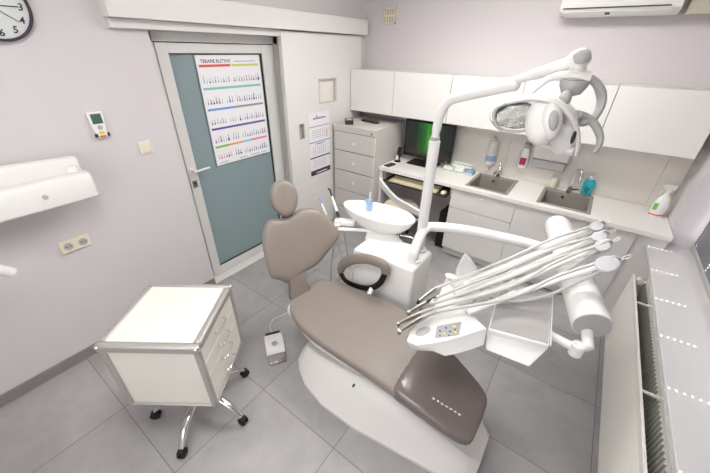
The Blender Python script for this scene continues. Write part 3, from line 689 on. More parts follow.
# ------------------------------------------------------------------ mobile drawer trolley
TC = V((.985, -3.118, 0)); TR = R(35.6); ca, sa = math.cos(TR), math.sin(TR)
X = Matrix.Translation(TC) @ Matrix.Rotation(TR, 4, 'Z')
t = thing('drawer_trolley', 'white mobile drawer trolley with aluminium edges on chrome castor base', 'trolley', TC, TR)
hw, hd, tz0, tz1 = .232, .224, .325, .78
MB().box(-hw+.014, hw-.02, -hd+.014, hd-.014, tz0+.01, tz1-.01, X).build('body', 'troll', t)
b = MB(); e = .026
for sx in (-1, 1):
    for sy in (-1, 1):
        b.box(sx*hw-(e if sx > 0 else 0), sx*hw+(0 if sx > 0 else e), sy*hd-(e if sy > 0 else 0), sy*hd+(0 if sy > 0 else e), tz0, tz1-.012, X)
for z0, z1 in ((tz0, tz0+.012),):
    b.box(-hw, hw, -hd, -hd+e, z0, z1, X).box(-hw, hw, hd-e, hd, z0, z1, X).box(-hw, -hw+e, -hd, hd, z0, z1, X).box(hw-e, hw, -hd, hd, z0, z1, X)
b.build('frame', 'alu', t, bevel=.004)
b = MB(); z0, z1 = tz1-.044, tz1+.004; o_ = .004; e = .03
b.box(-hw-o_, hw+o_, -hd-o_, -hd+e, z0, z1, X).box(-hw-o_, hw+o_, hd-e, hd+o_, z0, z1, X).box(-hw-o_, -hw+e, -hd+e, hd-e, z0, z1, X).box(hw-e, hw+o_, -hd+e, hd-e, z0, z1, X)
b.build('top_edge', 'alu', t, bevel=.012, seg=4)
MB().box(-hw+e, hw-e, -hd+e, hd-e, tz1-.03, tz1-.0005, X).build('top_panel', 'troll', t)
for sx in (-1, 1):
    for sy in (-1, 1): MB().ball(X @ V((sx*(hw-.007), sy*(hd-.007), tz1-.014)), .0175).build('corner_cap', 'chrome', t)
dz = (tz1-.05-tz0-.016)/4
for i in range(4):
    z0 = tz0+.014+i*dz
    f = MB().box(hw-.022, hw-.006, -hd+.028, hd-.028, z0+.002, z0+dz-.002, X).build('drawer', 'troll', t, bevel=.002)
    b = MB(); zc = z0+dz*.62
    b.tube([X @ V(p) for p in spline([(hw-.006, -.055, zc), (hw+.018, -.048, zc), (hw+.021, 0, zc), (hw+.018, .048, zc), (hw-.006, .055, zc)], 4)], .0045, 8); b.build('handle', 'chrome', f)
bc = V((1.02, -3.125, 0)); 
b = MB(); b.lathe(bc, [(.045, .13), (.05, .14), (.05, .185), (.03, .2), (.028, .32)], Z_, 28); b.build('hub', 'chrome', t)
for a_ in (231, 303, 15, 87, 159):
    a = R(a_); dv = V((math.cos(a), math.sin(a), 0)); n_ = V((-dv.y, dv.x, 0))
    pts = spline([bc+dv*.03+Z_*.165, bc+dv*.12+Z_*.16, bc+dv*.21+Z_*.125, bc+dv*.265+Z_*.075, bc+dv*.278+Z_*.062], 4)
    l = MB().tube(pts, [.024-.010*i/len(pts) for i in range(len(pts))], 12, sq=(1, .75)).build('leg', 'chrome', t)
    c = bc+dv*.283+Z_*.028
    b = MB(); 
    for s_ in (-1, 1): b.lathe(c+n_*(.004*s_), [(.02, 0), (.0275, .002), (.0275, .012), (.02, .017)], n_*s_, 24)
    b.ball(c+Z_*.01, .02); b.build('castor', 'rubber', l)

# ------------------------------------------------------------------ dental chair
t = thing('dental_chair', 'taupe upholstered dental chair with white moulded base in room centre', 'dental chair', (1.8, -2.35, 0))
# base body: sections along x
b = MB(); rs = []
bs_ = [(1.245, -2.54, -2.47, .10, -2.25, -2.2), (1.30, -2.59, -2.5, .16, -2.14, -2.1), (1.42, -2.655, -2.535, .195, -2.12, -2.06), (1.6, -2.695, -2.56, .25, -2.12, -2.06), (1.85, -2.69, -2.565, .31, -2.12, -2.06),
                             (2.05, -2.66, -2.56, .29, -2.13, -2.08), (2.3, -2.625, -2.54, .21, -2.2, -2.15), (2.45, -2.59, -2.52, .155, -2.25, -2.2), (2.515, -2.54, -2.48, .10, -2.3, -2.26)]
bs_ = [tuple(bs_[0])]+[tuple(a+(c-a)*k/3 for a, c in zip(bs_[i], bs_[i+1])) for i in range(len(bs_)-1) for k in (1, 2, 3)]
for x, yn, yt, zt, yft, yf in bs_:
    rs.append([V((x, yn, .002)), V((x, yn, .03)), V((x, yn+.012, .042)), V((x, yn*.45+yt*.55, zt*.62)), V((x, yt-.003, zt-.012)), V((x, yt+.012, zt)), V((x, yft-.02, zt)), V((x, yft, zt-.03)), V((x, yf, .05)), V((x, yf, .002))])
b.rings(rs); b.build('base', 'plast2', t, bevel=.004, ang=28)
c = at(353, 386.5, 'y', -2.625); MB().lathe(c+V((0, .012, 0)), [(.008, 0), (.008, .012)], (0, -1, .35), 16, sx=.8, sy=1.3).build('badge', 'badge', t)
b = MB(); rs = []
for x, yn, yf, z0, z1 in [(1.13, -2.36, -2.2, .36, .43), (1.17, -2.47, -2.12, .33, .43), (1.28, -2.56, -2.08, .22, .435), (1.45, -2.59, -2.07, .21, .435), (1.75, -2.585, -2.07, .22, .43), (2.0, -2.56, -2.14, .26, .415), (2.3, -2.55, -2.25, .24, .37), (2.44, -2.54, -2.35, .27, .355)]:
    ym = (yn+yf)/2
    rs.append([V((x, ym-(ym-yn)*.55, z0)), V((x, yn+.02, z0+(z1-z0)*.4)), V((x, yn, z1-.02)), V((x, yn+.01, z1)), V((x, yf-.01, z1)), V((x, yf, z1-.02)), V((x, yf-.02, z0+(z1-z0)*.4)), V((x, ym+(yf-ym)*.55, z0))])
b.rings(rs); b.build('seat_shell', 'plast', t, sub=2, ang=80)
def cushion(st, infl=0, exp=.55, seg=28):
    rs = []
    for x, yn, yf, z, th in st:
        ym = (yn+yf)/2; hwid = (yf-yn)/2+infl; r = []
        for k in range(seg):
            a = 2*math.pi*k/seg; cx_ = math.copysign(abs(math.cos(a))**exp, math.cos(a)); sz = math.copysign(abs(math.sin(a))**exp, math.sin(a))
            zz_ = z-th/2+(th/2+infl)*sz; edge = abs(cx_)
            if sz > 0: zz_ += .012*(edge**3)*1.0 - .006
            r.append(V((x, ym+hwid*cx_, zz_)))
        rs.append(r)
    return rs
st = [(1.105, -2.36, -2.23, .445, .03), (1.115, -2.42, -2.17, .455, .06), (1.15, -2.49, -2.14, .475, .085), (1.22, -2.545, -2.11, .48, .095), (1.35, -2.59, -2.075, .48, .1), (1.55, -2.605, -2.05, .475, .1), (1.75, -2.605, -2.035, .475, .1),
      (1.9, -2.605, -2.06, .475, .1), (2.05, -2.61, -2.12, .465, .095), (2.25, -2.61, -2.205, .445, .09), (2.38, -2.605, -2.265, .425, .085), (2.43, -2.585, -2.3, .41, .07), (2.445, -2.55, -2.34, .395, .04)]
MB().rings(cushion(st)).build('seat_cushion', 'brown', t, sub=1, ang=80)
st2 = [s_ for s_ in st if s_[0] > 2.0]; st2 = [(2.0, -2.608, -2.095, .467, .096)]+st2; st2[-1] = (2.45, -2.555, -2.335, .395, .045)
b = MB().rings(cushion(st2, .005)); b.build('foot_cover', 'cover', t, sub=1, ang=80)
# backrest
rot, rec = R(26), R(22); P0 = V((1.10, -2.27, .48))
w = V((math.sin(rot), math.cos(rot), 0)); bk = V((-math.cos(rot), math.sin(rot), 0)); v = Z_*math.cos(rec)+bk*math.sin(rec); n = w.cross(v); n = n if n.dot(CAM-P0) > 0 else -n
def uv(px, py):
    d_ = FW+RT*((px-355)/F)-UP*((py-236.5)/F); s_ = (P0-CAM).dot(n)/d_.dot(n); q = CAM+d_*s_-P0; return (q.dot(w), q.dot(v))
outl = [uv(*p) for p in [(277, 218.7), (268, 219.8), (262.3, 229.6), (261.5, 243.5), (265.5, 263.8), (270.6, 276.5), (279.4, 279.5), (290, 283), (303.5, 272.7), (317.5, 263.8), (326.3, 252), (334.2, 241), (336.5, 233.4), (331.7, 223), (322.5, 213), (311, 208), (299, 209.5), (290, 216)]]
def dish(u, q): return .10*max(0, abs(u-.02)-.08)**1.0*1.6 - .02*math.exp(-((q-.3)/.15)**2)*0
MB().pillow(smooth_closed(outl, 3), P0, w, v, n, .10, dish=dish).build('backrest', 'brown', t, ang=80)
MB().pillow([( .02+(a-.02)*.9, .3+(c-.3)*.92) for a, c in smooth_closed(outl, 3)], P0-n*.035, w, v, n, .06, dish=dish).build('backrest_shell', 'plast2', t, ang=80)
h0 = uv(283.2, 198.5); hl = []
for k in range(20):
    a = 2*math.pi*k/20; hl.append((h0[0]+.094*math.cos(a)*(1-.12*math.sin(a)*-1), h0[1]+.127*math.sin(a)))
v2 = (v+n*-.05).normalized(); MB().pillow(hl, P0+n*.02, w, v, n, .10, dish=lambda u, q: .6*abs(u-h0[0])**1.4*.3).build('headrest', 'brown', t, ang=80)
b = MB(); b.tube(spline([P0+w*(h0[0]+.0)+v*(h0[1]-.04)-n*.03, P0+w*(h0[0])+v*(h0[1]-.13)-n*.05, P0+w*(h0[0])+v*(h0[1]-.25)-n*.045], 5), .016, 12, sq=(2, .6)); b.build('headrest_bar', 'chrome', t)
# lower hinge strut
a1, a2 = uv(286, 272), uv(305, 270); m1, m2 = P0+w*a1[0]+v*a1[1], P0+w*a2[0]+v*a2[1]
e1, e2 = at(290, 300, 'z', .44), at(309, 290, 'z', .45)
b = MB(); nn = n*.035
b.rings([[m1-nn, m1+nn, m2+nn, m2-nn], [(m1+e1)/2-nn+w*.01, (m1+e1)/2+nn+w*.01, (m2+e2)/2+nn-w*.01, (m2+e2)/2-nn-w*.01], [e1-nn, e1+nn, e2+nn, e2-nn]]); b.build('backrest_hinge', 'brown2', t, bevel=.008, sub=0)
b = MB(); c = at(289, 309, 'z', .4); b.ball(c+V((.02, .03, -.02)), .05, (1, 1, 1.2)); b.build('hinge_cover', 'plast', t)
# armrest
ay = -2.03
A = lambda x_, y_: at(x_, y_, 'y', ay)
b = MB(); pts = spline([A(340, 271.5), A(343.5, 264), A(353, 259.5), A(367, 259), A(379, 262.5), A(384.5, 266.5), A(385.5, 273)], 5)
b.tube(pts, [.016]+[.021]*3+[.025]*(len(pts)-7)+[.021]*3, 14, sq=(1, 1.5)); b.build('armrest_pad', 'brown', t)
b = MB(); pts = spline([A(340, 271), A(345, 280), A(356, 286), A(370, 288), A(380, 283), A(385, 273)], 5); b.tube(pts, .013, 12, sq=(1, 1.7)); b.build('armrest_loop', 'black', t)
c = A(372, 288); b = MB(); b.tube([c, V((c.x, -2.12, .40)), V((c.x-.02, -2.2, .36))], .018); b.build('armrest_support', 'plast', t)

# foot pedal and cable
t = thing('foot_pedal', 'silver and white foot pedal on the floor beside the chair base', 'foot pedal', (1.04, -2.57, 0))
pf, pn = at(272.5, 333, 'z', .02), at(278, 362, 'z', .02); ang_ = math.atan2(pn.y-pf.y, pn.x-pf.x); pc = (pf+pn)/2; pc.z = 0
X = Matrix.Translation(pc) @ Matrix.Rotation(ang_, 4, 'Z'); pl = (pn-pf).length/2
MB().box(-pl, pl, -.062, .062, .001, .015, X).build('base_plate', 'steel', t, bevel=.006)
b = MB(); b.prism([X @ V((x, -.068, z)) for x, z in ((-pl*.75, .015), (-pl*.7, .055), (-pl*.3, .07), (pl*.35, .055), (pl*.5, .03), (pl*.5, .015))], X.to_3x3() @ V((0, .136, 0))); b.build('housing', 'plast', t, bevel=.01, seg=3)
b = MB(); b.lathe(X @ V((pl*.05, 0, .062)), [(.022, 0), (.022, .004), (.018, .006)], Z_, 24); b.build('button', 'greyplast', t)
b = MB(); b.prism([X @ V((x, -.056, z)) for x, z in ((pl*.5, .016), (pl*.5, .03), (pl*.98, .02), (pl*.98, .015))], X.to_3x3() @ V((0, .112, 0))); b.build('treadle', 'chrome', t, bevel=.003)
MB().box(-pl*1.02, -pl*.8, -.055, .055, .01, .03, X).build('heel_bar', 'dark', t, bevel=.003)
tag(MB().tube(spline([X @ V((-pl, 0, .02)), at(270, 328, 'z', .01), at(272, 321, 'z', .006), at(280, 316.5, 'z', .006), at(296, 314, 'z', .006), V((1.35, -2.3, .02))], 6), .006, 8).build('pedal_cable', 'hose'), 'pale grey cable running from foot pedal to chair base', 'cable')

# ------------------------------------------------------------------ cuspidor tower
UZ = .725
t = thing('cuspidor_unit', 'white dental water unit tower with oval spittoon bowl behind chair', 'dental unit', (1.55, -1.83, 0))
b = MB(); rs = []
for z, e in ((.06, .02), (.1, 0), (.55, 0), (UZ-.025, 0), (UZ, .012)):
    rs.append([V((1.312+e, -1.985+e, z)), V((1.79-e, -1.965+e, z)), V((1.79-e, -1.66-e, z)), V((1.312+e, -1.68-e, z))])
b.rings(rs); b.build('tower', 'plast', t, bevel=.018, seg=4)
MB().box(1.36, 1.76, -1.94, -1.7, 0, .06).build('plinth', 'greyplast', t)
bcx = V((1.435, -1.80, 0)); 
bl = at(344, 202.5, 'z', .90); br = at(415, 222.5, 'z', .875); cen = (bl+br)/2; xd = (br-bl); L2 = xd.length/2; xd.normalize(); ax = xd.cross(Y_).normalized()
ax = ax if ax.z > 0 else -ax; yd = ax.cross(xd)
ln = at(378, 228, 'z', .89)
wy = .145
b = MB(); rs = []
for f, h in ((.30, -.15), (.5, -.14), (.74, -.105), (.91, -.052), (.98, -.012), (1., .0), (.985, .007), (.955, .004), (.9, -.02), (.72, -.07), (.4, -.105), (.14, -.112)):
    rs.append([cen+xd*(math.cos(a)*L2*f*(1.0))+yd*(math.sin(a)*wy*f*(1+.12*math.cos(a)))+ax*h for a in [2*math.pi*k/40 for k in range(40)]])
b.rings(rs); b.build('bowl', 'plast', t, ang=60)
pc_ = cen+V((.03, -.02, 0)); b = MB(); rs = []
for z, r_, m_ in ((UZ-.004, .13, .4), (UZ+.008, .125, .4), (UZ+.02, .105, .7), (UZ+.04, .10, 1), (cen.z-.12, .11, 1)):
    c_ = V((1.50, -1.81, z)).lerp(V((pc_.x, pc_.y, z)), m_); rs.append([c_+V((math.cos(a)*r_*1.2, math.sin(a)*r_*.85, 0)) for a in [2*math.pi*k/32 for k in range(32)]])
b.rings(rs); b.build('bowl_pedestal', 'plast', t)
b = MB(); b.lathe(cen-ax*.111, [(.02, 0), (.018, .003)], ax, 16); b.build('drain', 'greyplast', t)
# assistant instrument arm
a0 = at(375, 232, 'z', .74); a1 = at(338, 226, 'z', .78)
b = MB(); b.tube([at(376, 230.5, 'z', .765), at(352, 229.5, 'z', .765), at(338, 229, 'z', .77)], .015, 12, sq=(1.4, .8)); b.build('assistant_arm', 'plast', t)
hc = at(344, 222, 'z', .80); X = Matrix.Translation(hc) @ Matrix.Rotation(R(28), 4, 'Z')
MB().box(-.075, .085, -.035, .035, -.02, .02, X).build('assistant_tray', 'plast', t, bevel=.012, seg=3)
b = MB().m('cream').lathe(at(337, 225, 'z', .822), [(.026, -.004), (.026, .004), (.02, .006)], Z_, 20); b.build('holder_ring', None, t)
def curl(name, lab, cat, base, tip, col, hosepts):
    tt = thing(name, lab, cat, base)
    b = MB(); dv = (tip-base)
    b.tube([base, base+dv*.2], [.011, .011]); b.build('grip_end', 'black', tt)
    b = MB(); b.tube([base+dv*.2, base+dv*.5, base+dv*.75], [.011, .012, .009]); b.build('handle', 'plast', tt)
    b = MB(); b.tube(spline([base+dv*.75, base+dv*.88, tip, tip+V((-.012, -.01, .012))], 4), .007); b.build('tip', col, tt)
    b = MB(); b.tube(spline(hosepts, 6), .0055, 8); b.build('hose', 'hose', tt)
p = at(338.5, 217, 'z', .835); q_ = at(330, 190, 'z', 1.0)
curl('curing_lamp', 'white and black curing light standing in holder beside the spittoon bowl', 'dental instrument', p, q_, 'black', [p, p+V((0, 0, -.06)), at(334, 245, 'z', .6), at(331, 275, 'z', .3), at(334, 292, 'z', .12), V((1.40, -1.92, .10))])
p = at(326.5, 215, 'z', .86); q_ = at(319.5, 199, 'z', .96)
tt = thing('suction_tip', 'slim suction handpiece with blue tip just behind right chair shoulder', 'dental instrument', p)
b = MB(); b.tube([p, p+(q_-p)*.7], .008); b.build('handle', 'plast', tt)
b = MB(); b.tube([p+(q_-p)*.7, q_], .006); b.build('tip', 'blue', tt)
b = MB(); b.tube(spline([p, at(334, 236, 'z', .68), at(342, 258, 'z', .5), at(340, 282, 'z', .2), V((1.38, -1.9, .1))], 6), .0065, 8); b.build('hose', 'hose', tt)
tag(MB().tube(spline([at(343, 226, 'z', .78), at(347, 250, 'z', .5), at(350, 270, 'z', .22), V((1.36, -1.95, .12))], 6), .006, 8).build('suction_hose', 'hose'), 'loose pale grey hose hanging nearest to the white unit tower', 'hose')

# cup on the bowl with stick
cb = at(369, 210.5, 'z', .88)
t = thing('plastic_cup', 'translucent blue plastic cup standing on the oval spittoon bowl', 'cup', cb)
b = MB(); b.lathe(cb, [(.022, 0), (.024, .002), (.032, .082), (.0335, .084), (.0315, .082), (.0235, .004)], Z_, 28, cap=True); b.build('shell', 'cup', t)
tag(MB().tube([cb+V((.0, -.003, .012)), cb+V((.003, .004, .15))], .008, 8).build('cotton_stick', 'paper'), 'white stick standing upright in the blue cup', 'stick')

# ------------------------------------------------------------------ operating lamp
t = thing('dental_lamp', 'white dental operating lamp on tall bent post above the chair', 'dental lamp', (1.69, -1.70, UZ))
ly = -1.72
b = MB(); b.cyl((1.708, -1.72, UZ-.01), (1.708, -1.72, UZ+.02), .048).cyl((1.708, -1.72, UZ), (1.705, -1.72, 1.50), .0335); b.build('post', 'plast', t, bevel=.004)
b = MB(); tp = V((1.705, -1.72, 1.49))
pts = spline([tp, tp+V((.0, 0, .07)), at(441, 113, 'y', -1.72), at(448, 102, 'y', -1.72), at(462, 96.5, 'y', -1.73), at(514, 85, 'y', -1.78)], 6)
b.tube(pts, [.022]*6+[.026]*(len(pts)-6), 18); b.build('lower_arm', 'plast', t)
MB().cyl(tp-Z_*.0, tp+Z_*.03, .027).build('collar', 'greyplast', t)
e0 = at(514, 85, 'y', -1.78); e1 = at(513, 81, 'y', -1.78); e2 = at(573, 62, 'y', -1.86)
b = MB(); b.ball(e0, .029, (1, 1, 1)); b.build('elbow', 'plast', t)
b = MB(); b.tube([e1, e1+(e2-e1)*.4, e2], [.017, .021, .026], 18); b.build('upper_arm', 'plast', t)
k0 = at(578.5, 59.5, 'y', -1.87)
b = MB(); b.ball(k0, .040, (1.08, 1, .9)); b.build('knuckle', 'plast', t)
b = MB(); b.lathe(k0+V((.008, -.018, .010)), [(.032, 0), (.030, .010), (.022, .018), (.01, .022)], (.12, -.8, .6), 24); b.build('knuckle_cap', 'greyplast', t)
n0 = at(576.5, 75, 'y', -1.88); b = MB(); b.tube([k0, n0], [.030, .026], 20); b.lathe(k0+(n0-k0)*.6, [(.031, 0), (.031, .006)], (n0-k0), 20); b.build('neck', 'plast2', t)
AP = lambda x_, y_, y=-1.9: at(x_, y_, 'y', y)
b = MB(); pts = spline([AP(527, 97, -2.02), AP(536, 88, -1.97), AP(548, 79, -1.92), AP(562, 75, -1.9), AP(578, 74.5, -1.89), AP(590, 77.5, -1.88)], 6); nP = len(pts)
b.tube(pts, [.007+.017*i/nP for i in range(nP)], 14, sq=(1.3, .7)); b.build('yoke_front', 'plast2', t)
b = MB(); pts = spline([AP(587, 76.5, -1.88), AP(597, 84, -1.86), AP(601.5, 96, -1.85), AP(600, 108, -1.86), AP(593, 120, -1.88)], 6); nP = len(pts)
b.tube(pts, [.022-.008*abs(i/nP-.4) for i in range(nP)], 14, sq=(1.3, .75)); b.build('yoke_back', 'greyplast', t)
c = AP(575, 80.5); b = MB(); b.lathe(c, [(.052, 0), (.050, -.02), (.034, -.048), (.012, -.056)], Z_, 24); b.cyl(c-Z_*.05, c-Z_*.1, .004); b.build('pivot_cone', 'greyplast', t)
b = MB(); pts = spline([AP(497, 127, -2.06), AP(493.5, 118, -2.07), AP(496, 108.5, -2.07), AP(505, 103, -2.06), AP(520, 99.5, -2.06), AP(535, 97.8, -2.07), AP(549, 99.5, -2.08), AP(562, 106, -2.07), AP(572, 118, -2.05), AP(577, 131, -2.03), AP(578, 145, -2.02), AP(576, 155, -2.01)], 5); nP = len(pts)
b.tube(pts, [.008+.007*math.sin(i/nP*3.1) for i in range(nP)], 12, sq=(1.2, .8)); b.build('head_rim', 'plast2', t)
b = MB(); pts = spline([AP(506, 103.5, -2.08), AP(496, 109, -2.09), AP(494, 118, -2.09), AP(497, 126, -2.09), AP(502, 130, -2.08)], 5); b.tube(pts, .0085, 10, sq=(1, .8)); b.build('left_grip', 'greyplast', t)
rc = AP(516, 115.5, -2.06)
xx = V((1, -.15, .12)).normalized(); nn = (V((.1, -.8, .25))).normalized(); xx = (xx-nn*xx.dot(nn)).normalized(); yy = nn.cross(xx)
rs = []
for k, (f, h) in enumerate([(1, 0), (.92, -.012), (.75, -.028), (.5, -.042), (.25, -.05), (.06, -.052)]):
    rs.append([rc+nn*(h+.006*((i+k) % 2))+xx*(math.cos(q)*.090*f)+yy*(math.sin(q)*.052*f) for i, q in [(i, 2*math.pi*i/26) for i in range(26)]])
b = MB(); b.rings(rs); b.build('reflector', 'reflector', t, smooth=False)
b = MB(); b.lathe(rc-nn*.03, [(.104, -.03), (.102, .02), (.098, .034), (.091, .034)], nn, 36, sy=.58, xd=xx, cap=False); b.build('reflector_housing', 'plast2', t)
b = MB(); b.lathe(rc, [(.091, .006), (.091, .009)], nn, 36, sy=.58, xd=xx); b.build('front_glass', 'glass', t)
def blob(c, n_, x_, rx, ry, rz, name, mt, seg=28):
    n_ = n_.normalized(); x_ = (x_-n_*x_.dot(n_)).normalized(); y_ = n_.cross(x_); rs = []
    for k in range(1, 14):
        th = math.pi*k/14; f = math.sin(th)**.7
        rs.append([c+n_*(math.cos(th)*rz)+x_*(math.cos(a)*rx*f)+y_*(math.sin(a)*ry*f) for a in [2*math.pi*i/seg for i in range(seg)]])
    return MB().rings(rs).build(name, mt, t, ang=60)
hx = V((.97, 0, .25))
blob(AP(542.5, 121.5, -2.06), V((-.25, -1, .25)), hx, .062, .093, .05, 'central_hood', 'plast2')
blob(AP(551, 121.5, -2.085), V((.35, -1, .15)), hx, .038, .07, .035, 'hood_side', 'plast2')
blob(AP(553.5, 120.5, -2.115), V((.35, -1, .15)), hx, .017, .036, .014, 'hood_vent', 'greyplast')
blob(AP(563, 130, -1.99), V((.2, -1, .2)), hx, .052, .10, .035, 'rear_shell', 'plast2')
blob(AP(565, 116, -2.03), V((.3, -1, .2)), hx, .009, .03, .01, 'slot', 'greyplast')
b = MB(); b.tube(spline([AP(534, 139, -2.02), AP(548, 145, -2.0), AP(562, 149, -1.99), AP(575, 152, -2.0)], 5), .024, 14, sq=(1.2, .7)); b.build('lower_shell', 'plast2', t)
blob(AP(573.5, 137, -2.045), V((.1, -1, .1)), X_, .007, .026, .006, 'head_badge', 'black')
b = MB(); pts = spline([AP(577, 114.5, -1.96), AP(586, 117.5, -1.93), AP(595, 125, -1.92), AP(600, 137, -1.92), AP(598.5, 147, -1.94), AP(594, 152.5, -1.95)], 5); nP = len(pts)
b.tube(pts, [.020-.013*(i/nP)**2 for i in range(nP)], 12, sq=(1.2, .8)); b.build('right_grip', 'greyplast', t)
b = MB(); c = AP(583, 121, -1.93); b.ball(c, .024, (1.1, 1, .9)); b.build('side_joint', 'greyplast', t)
b = MB(); b.ball(AP(565, 99, -1.97), .028, (.8, .8, 1.1)); b.build('head_mount', 'greyplast', t)

# ------------------------------------------------------------------ instrument delivery unit
t = thing('instrument_unit', 'white dental instrument delivery unit with keypad beside chair foot', 'dental unit', (2.45, -2.0, .8))
b = MB(); 
pts = spline([V((1.735, -1.865, UZ-.01)), V((1.733, -1.862, .80)), at(424, 230, 'z', .895), at(438, 227, 'z', .90), at(474, 231.5, 'z', .90), at(520, 241.5, 'z', .90), at(550, 248, 'z', .89), V((2.45, -1.2, .9))], 6); b.tube(pts, .034, 20)
b.cyl((1.735, -1.865, UZ-.005), (1.735, -1.865, UZ+.015), .045); b.build('swing_arm', 'plast', t)
cA, cB = V((2.447, -1.10, .915)), at(592, 326, 'z', .85)
b = MB(); b.tube([cA, cA+(cB-cA)*.03, cB-(cB-cA)*.01, cB], [.074, .08, .083, .080], 40); b.build('spring_arm_tube', 'plast', t, ang=30)
dv = (cB-cA).normalized(); b = MB(); b.lathe(cB+dv*.0005, [(.078, 0), (.076, .004)], dv, 36); b.build('tube_end_cap', 'greyplast', t)
b = MB(); j = at(577, 349, 'z', .76); j2 = at(588, 347, 'z', .78)
b.tube([cB-dv*.06-Z_*.03, j2, j+Z_*.01], .026, 16); b.cyl(j-Z_*.035, j+Z_*.03, .030); b.build('knuckle', 'plast', t, bevel=.004)
b = MB(); b.tube([j, at(552, 336, 'z', .745), V((2.5, -2.0, .75))], .022, 14); b.build('link_arm', 'plast', t)
# body box under the hoses
z1 = .80; A1 = at(488, 329, 'z', z1); A2 = at(549.5, 346, 'z', z1); A3 = at(552, 293, 'z', z1); A4 = A1+(A3-A2)
lowz = .70
bA1, bA2 = A1+V((.0, .02, 0)), A2+V((-.06, .06, 0))
b = MB(); up_ = [A1, A2, A3, A4]; cc = sum(up_, V())/4
lo_ = [at(485, 350, 'z', .73), at(529.5, 368, 'z', .71), V((A3.x-.05, A3.y-.03, .72)), V((A4.x+.02, A4.y-.03, .73))]; mi_ = [V((p.x, p.y, z1-.035)) for p in up_]
b.rings([lo_, mi_, up_]); b.build('tray_body', 'plast', t, bevel=.008, seg=3)
b = MB(); ins = [p+(cc-p)*.05 for p in up_]; b.rings([[p-Z_*.004 for p in ins], [p+Z_*.003 for p in ins]]); b.build('tray_mat', 'mat', t, bevel=.002)
b = MB(); r_ = (A3-A2); b.prism([A2+Z_*.0, A2+Z_*.012, A3+Z_*.012, A3+Z_*0], (.004, 0, 0)); b.build('tray_lip', 'plast', t)
# control panel head
zp = .84
top = [at(x_, y_, 'z', zp) for x_, y_ in [(406.5, 340), (409.5, 331), (417, 324), (431, 315), (446, 311), (462, 309.5), (476, 317), (487.5, 328.5), (474, 333), (461, 337.5), (447, 341), (432, 343.5), (417, 345)]]
cc = sum(top, V())/len(top)
fr = [at(x_, y_, 'z', zp-.05) for x_, y_ in [(410, 349), (413, 343), (420, 335), (433, 325), (448, 321), (463, 320), (474, 327), (484, 345), (470, 350), (456, 354), (445, 356), (433, 351), (420, 350)]]
b = MB(); b.rings([[p+(cc-p)*.12-Z_*.075 for p in fr] if False else [V((p.x+(cc.x-p.x)*.1, p.y+(cc.y-p.y)*.1, zp-.065)) for p in fr], fr, [p-Z_*.006 for p in top], [p+(cc-p)*.03 for p in top]]); b.build('control_head', 'plast', t, bevel=.005, seg=3)
c = at(423, 331.5, 'z', zp+.0005); hd_ = (at(432, 327, 'z', zp)-at(414, 336, 'z', zp)).normalized()
b = MB(); b.lathe(c, [(.034, 0), (.034, .0012), (.031, .002)], Z_, 28, sx=1.25, sy=.62, xd=hd_); b.build('head_recess', 'greyplast', t)
q4 = [at(x_, y_, 'z', zp) for x_, y_ in [(434.5, 338.5), (437, 326.5), (461.5, 322), (459, 335)]]
b = MB(); b.rings([[p-Z_*.001 for p in q4], [p+Z_*.002 for p in q4]]); kp = b.build('keypad', 'panelgrey', t)
for (x_, y_, cN, r_) in [(440, 331, 'dark', .0045), (446, 328, 'dark', .0045), (444, 334, 'yellow', .006), (450, 331.5, 'dark', .0045), (454, 326.5, 'yellow', .0085), (455, 332.5, 'yellow', .0075), (440, 335.5, 'dark', .0035), (449, 335.5, 'dark', .0035), (455, 329.5, 'dark', .004), (444, 330, 'greyplast', .003)]:
    c = at(x_, y_, 'z', zp+.002); MB().lathe(c, [(r_, 0), (r_, .0015), (r_*.8, .0025)], Z_, 14).build('button', cN, kp)
# handle ridge (instrument holders) behind the keypad
h0_, h1_ = at(436, 313, 'z', .845), at(452, 292, 'z', .845)
b = MB(); q_ = [at(431, 314, 'z', .84), at(466, 311, 'z', .84), at(490, 276, 'z', .84), at(447, 275, 'z', .84)]
b.rings([[p-Z_*.05 for p in q_], q_]); b.build('holder_block', 'plast', t, bevel=.008, seg=3)

clipP = [at(597, 227, 'z', 1.10), at(599.5, 237, 'z', 1.10), at(602.5, 246, 'z', 1.10), at(607, 264, 'z', 1.09)]
barS = [at(513, 263, 'z', .92), at(513, 273, 'z', .91), at(513, 284, 'z', .90), at(513, 294.5, 'z', .89)]
holS = [at(452, 286, 'z', .865), at(455, 294, 'z', .865), at(458, 302, 'z', .865), at(468, 312, 'z', .86)]
for i in range(4):
    a_, m_, e_ = holS[i], barS[i], clipP[i]
    b = MB(); b.tube([a_, m_], .012, 12, sq=(1.5, .8)); b.tube([m_, e_], .0125, 12, sq=(1.3, .8)); b.tube([m_-(e_-m_)*.04, m_+(e_-m_)*.04], .019, 12, sq=(1.2, .8)); o = b.build('whip_arm', 'plast', t)
    rc_ = .034 if i < 3 else .044; ax_ = (clipP[0]-clipP[3]).normalized()
    b = MB(); b.lathe(e_-ax_*.012, [(rc_*.85, 0), (rc_, .006), (rc_, .024), (rc_*.85, .03)], V((-.25, -.72, .64)), 24, sx=1.15, sy=1, xd=(e_-m_).normalized()); b.build('hose_clip', 'clipgrey', o)
    dd_ = (e_-m_).normalized(); u_ = Z_; h = e_+dd_*rc_*1.1
    b = MB(); b.tube(spline([h, h+dd_*.03+u_*.012, h+dd_*.055+u_*.008, h+dd_*.05-u_*.008, h+dd_*.02-u_*.004], 4), .0025, 6); b.build('clip_hook', 'plast', o)
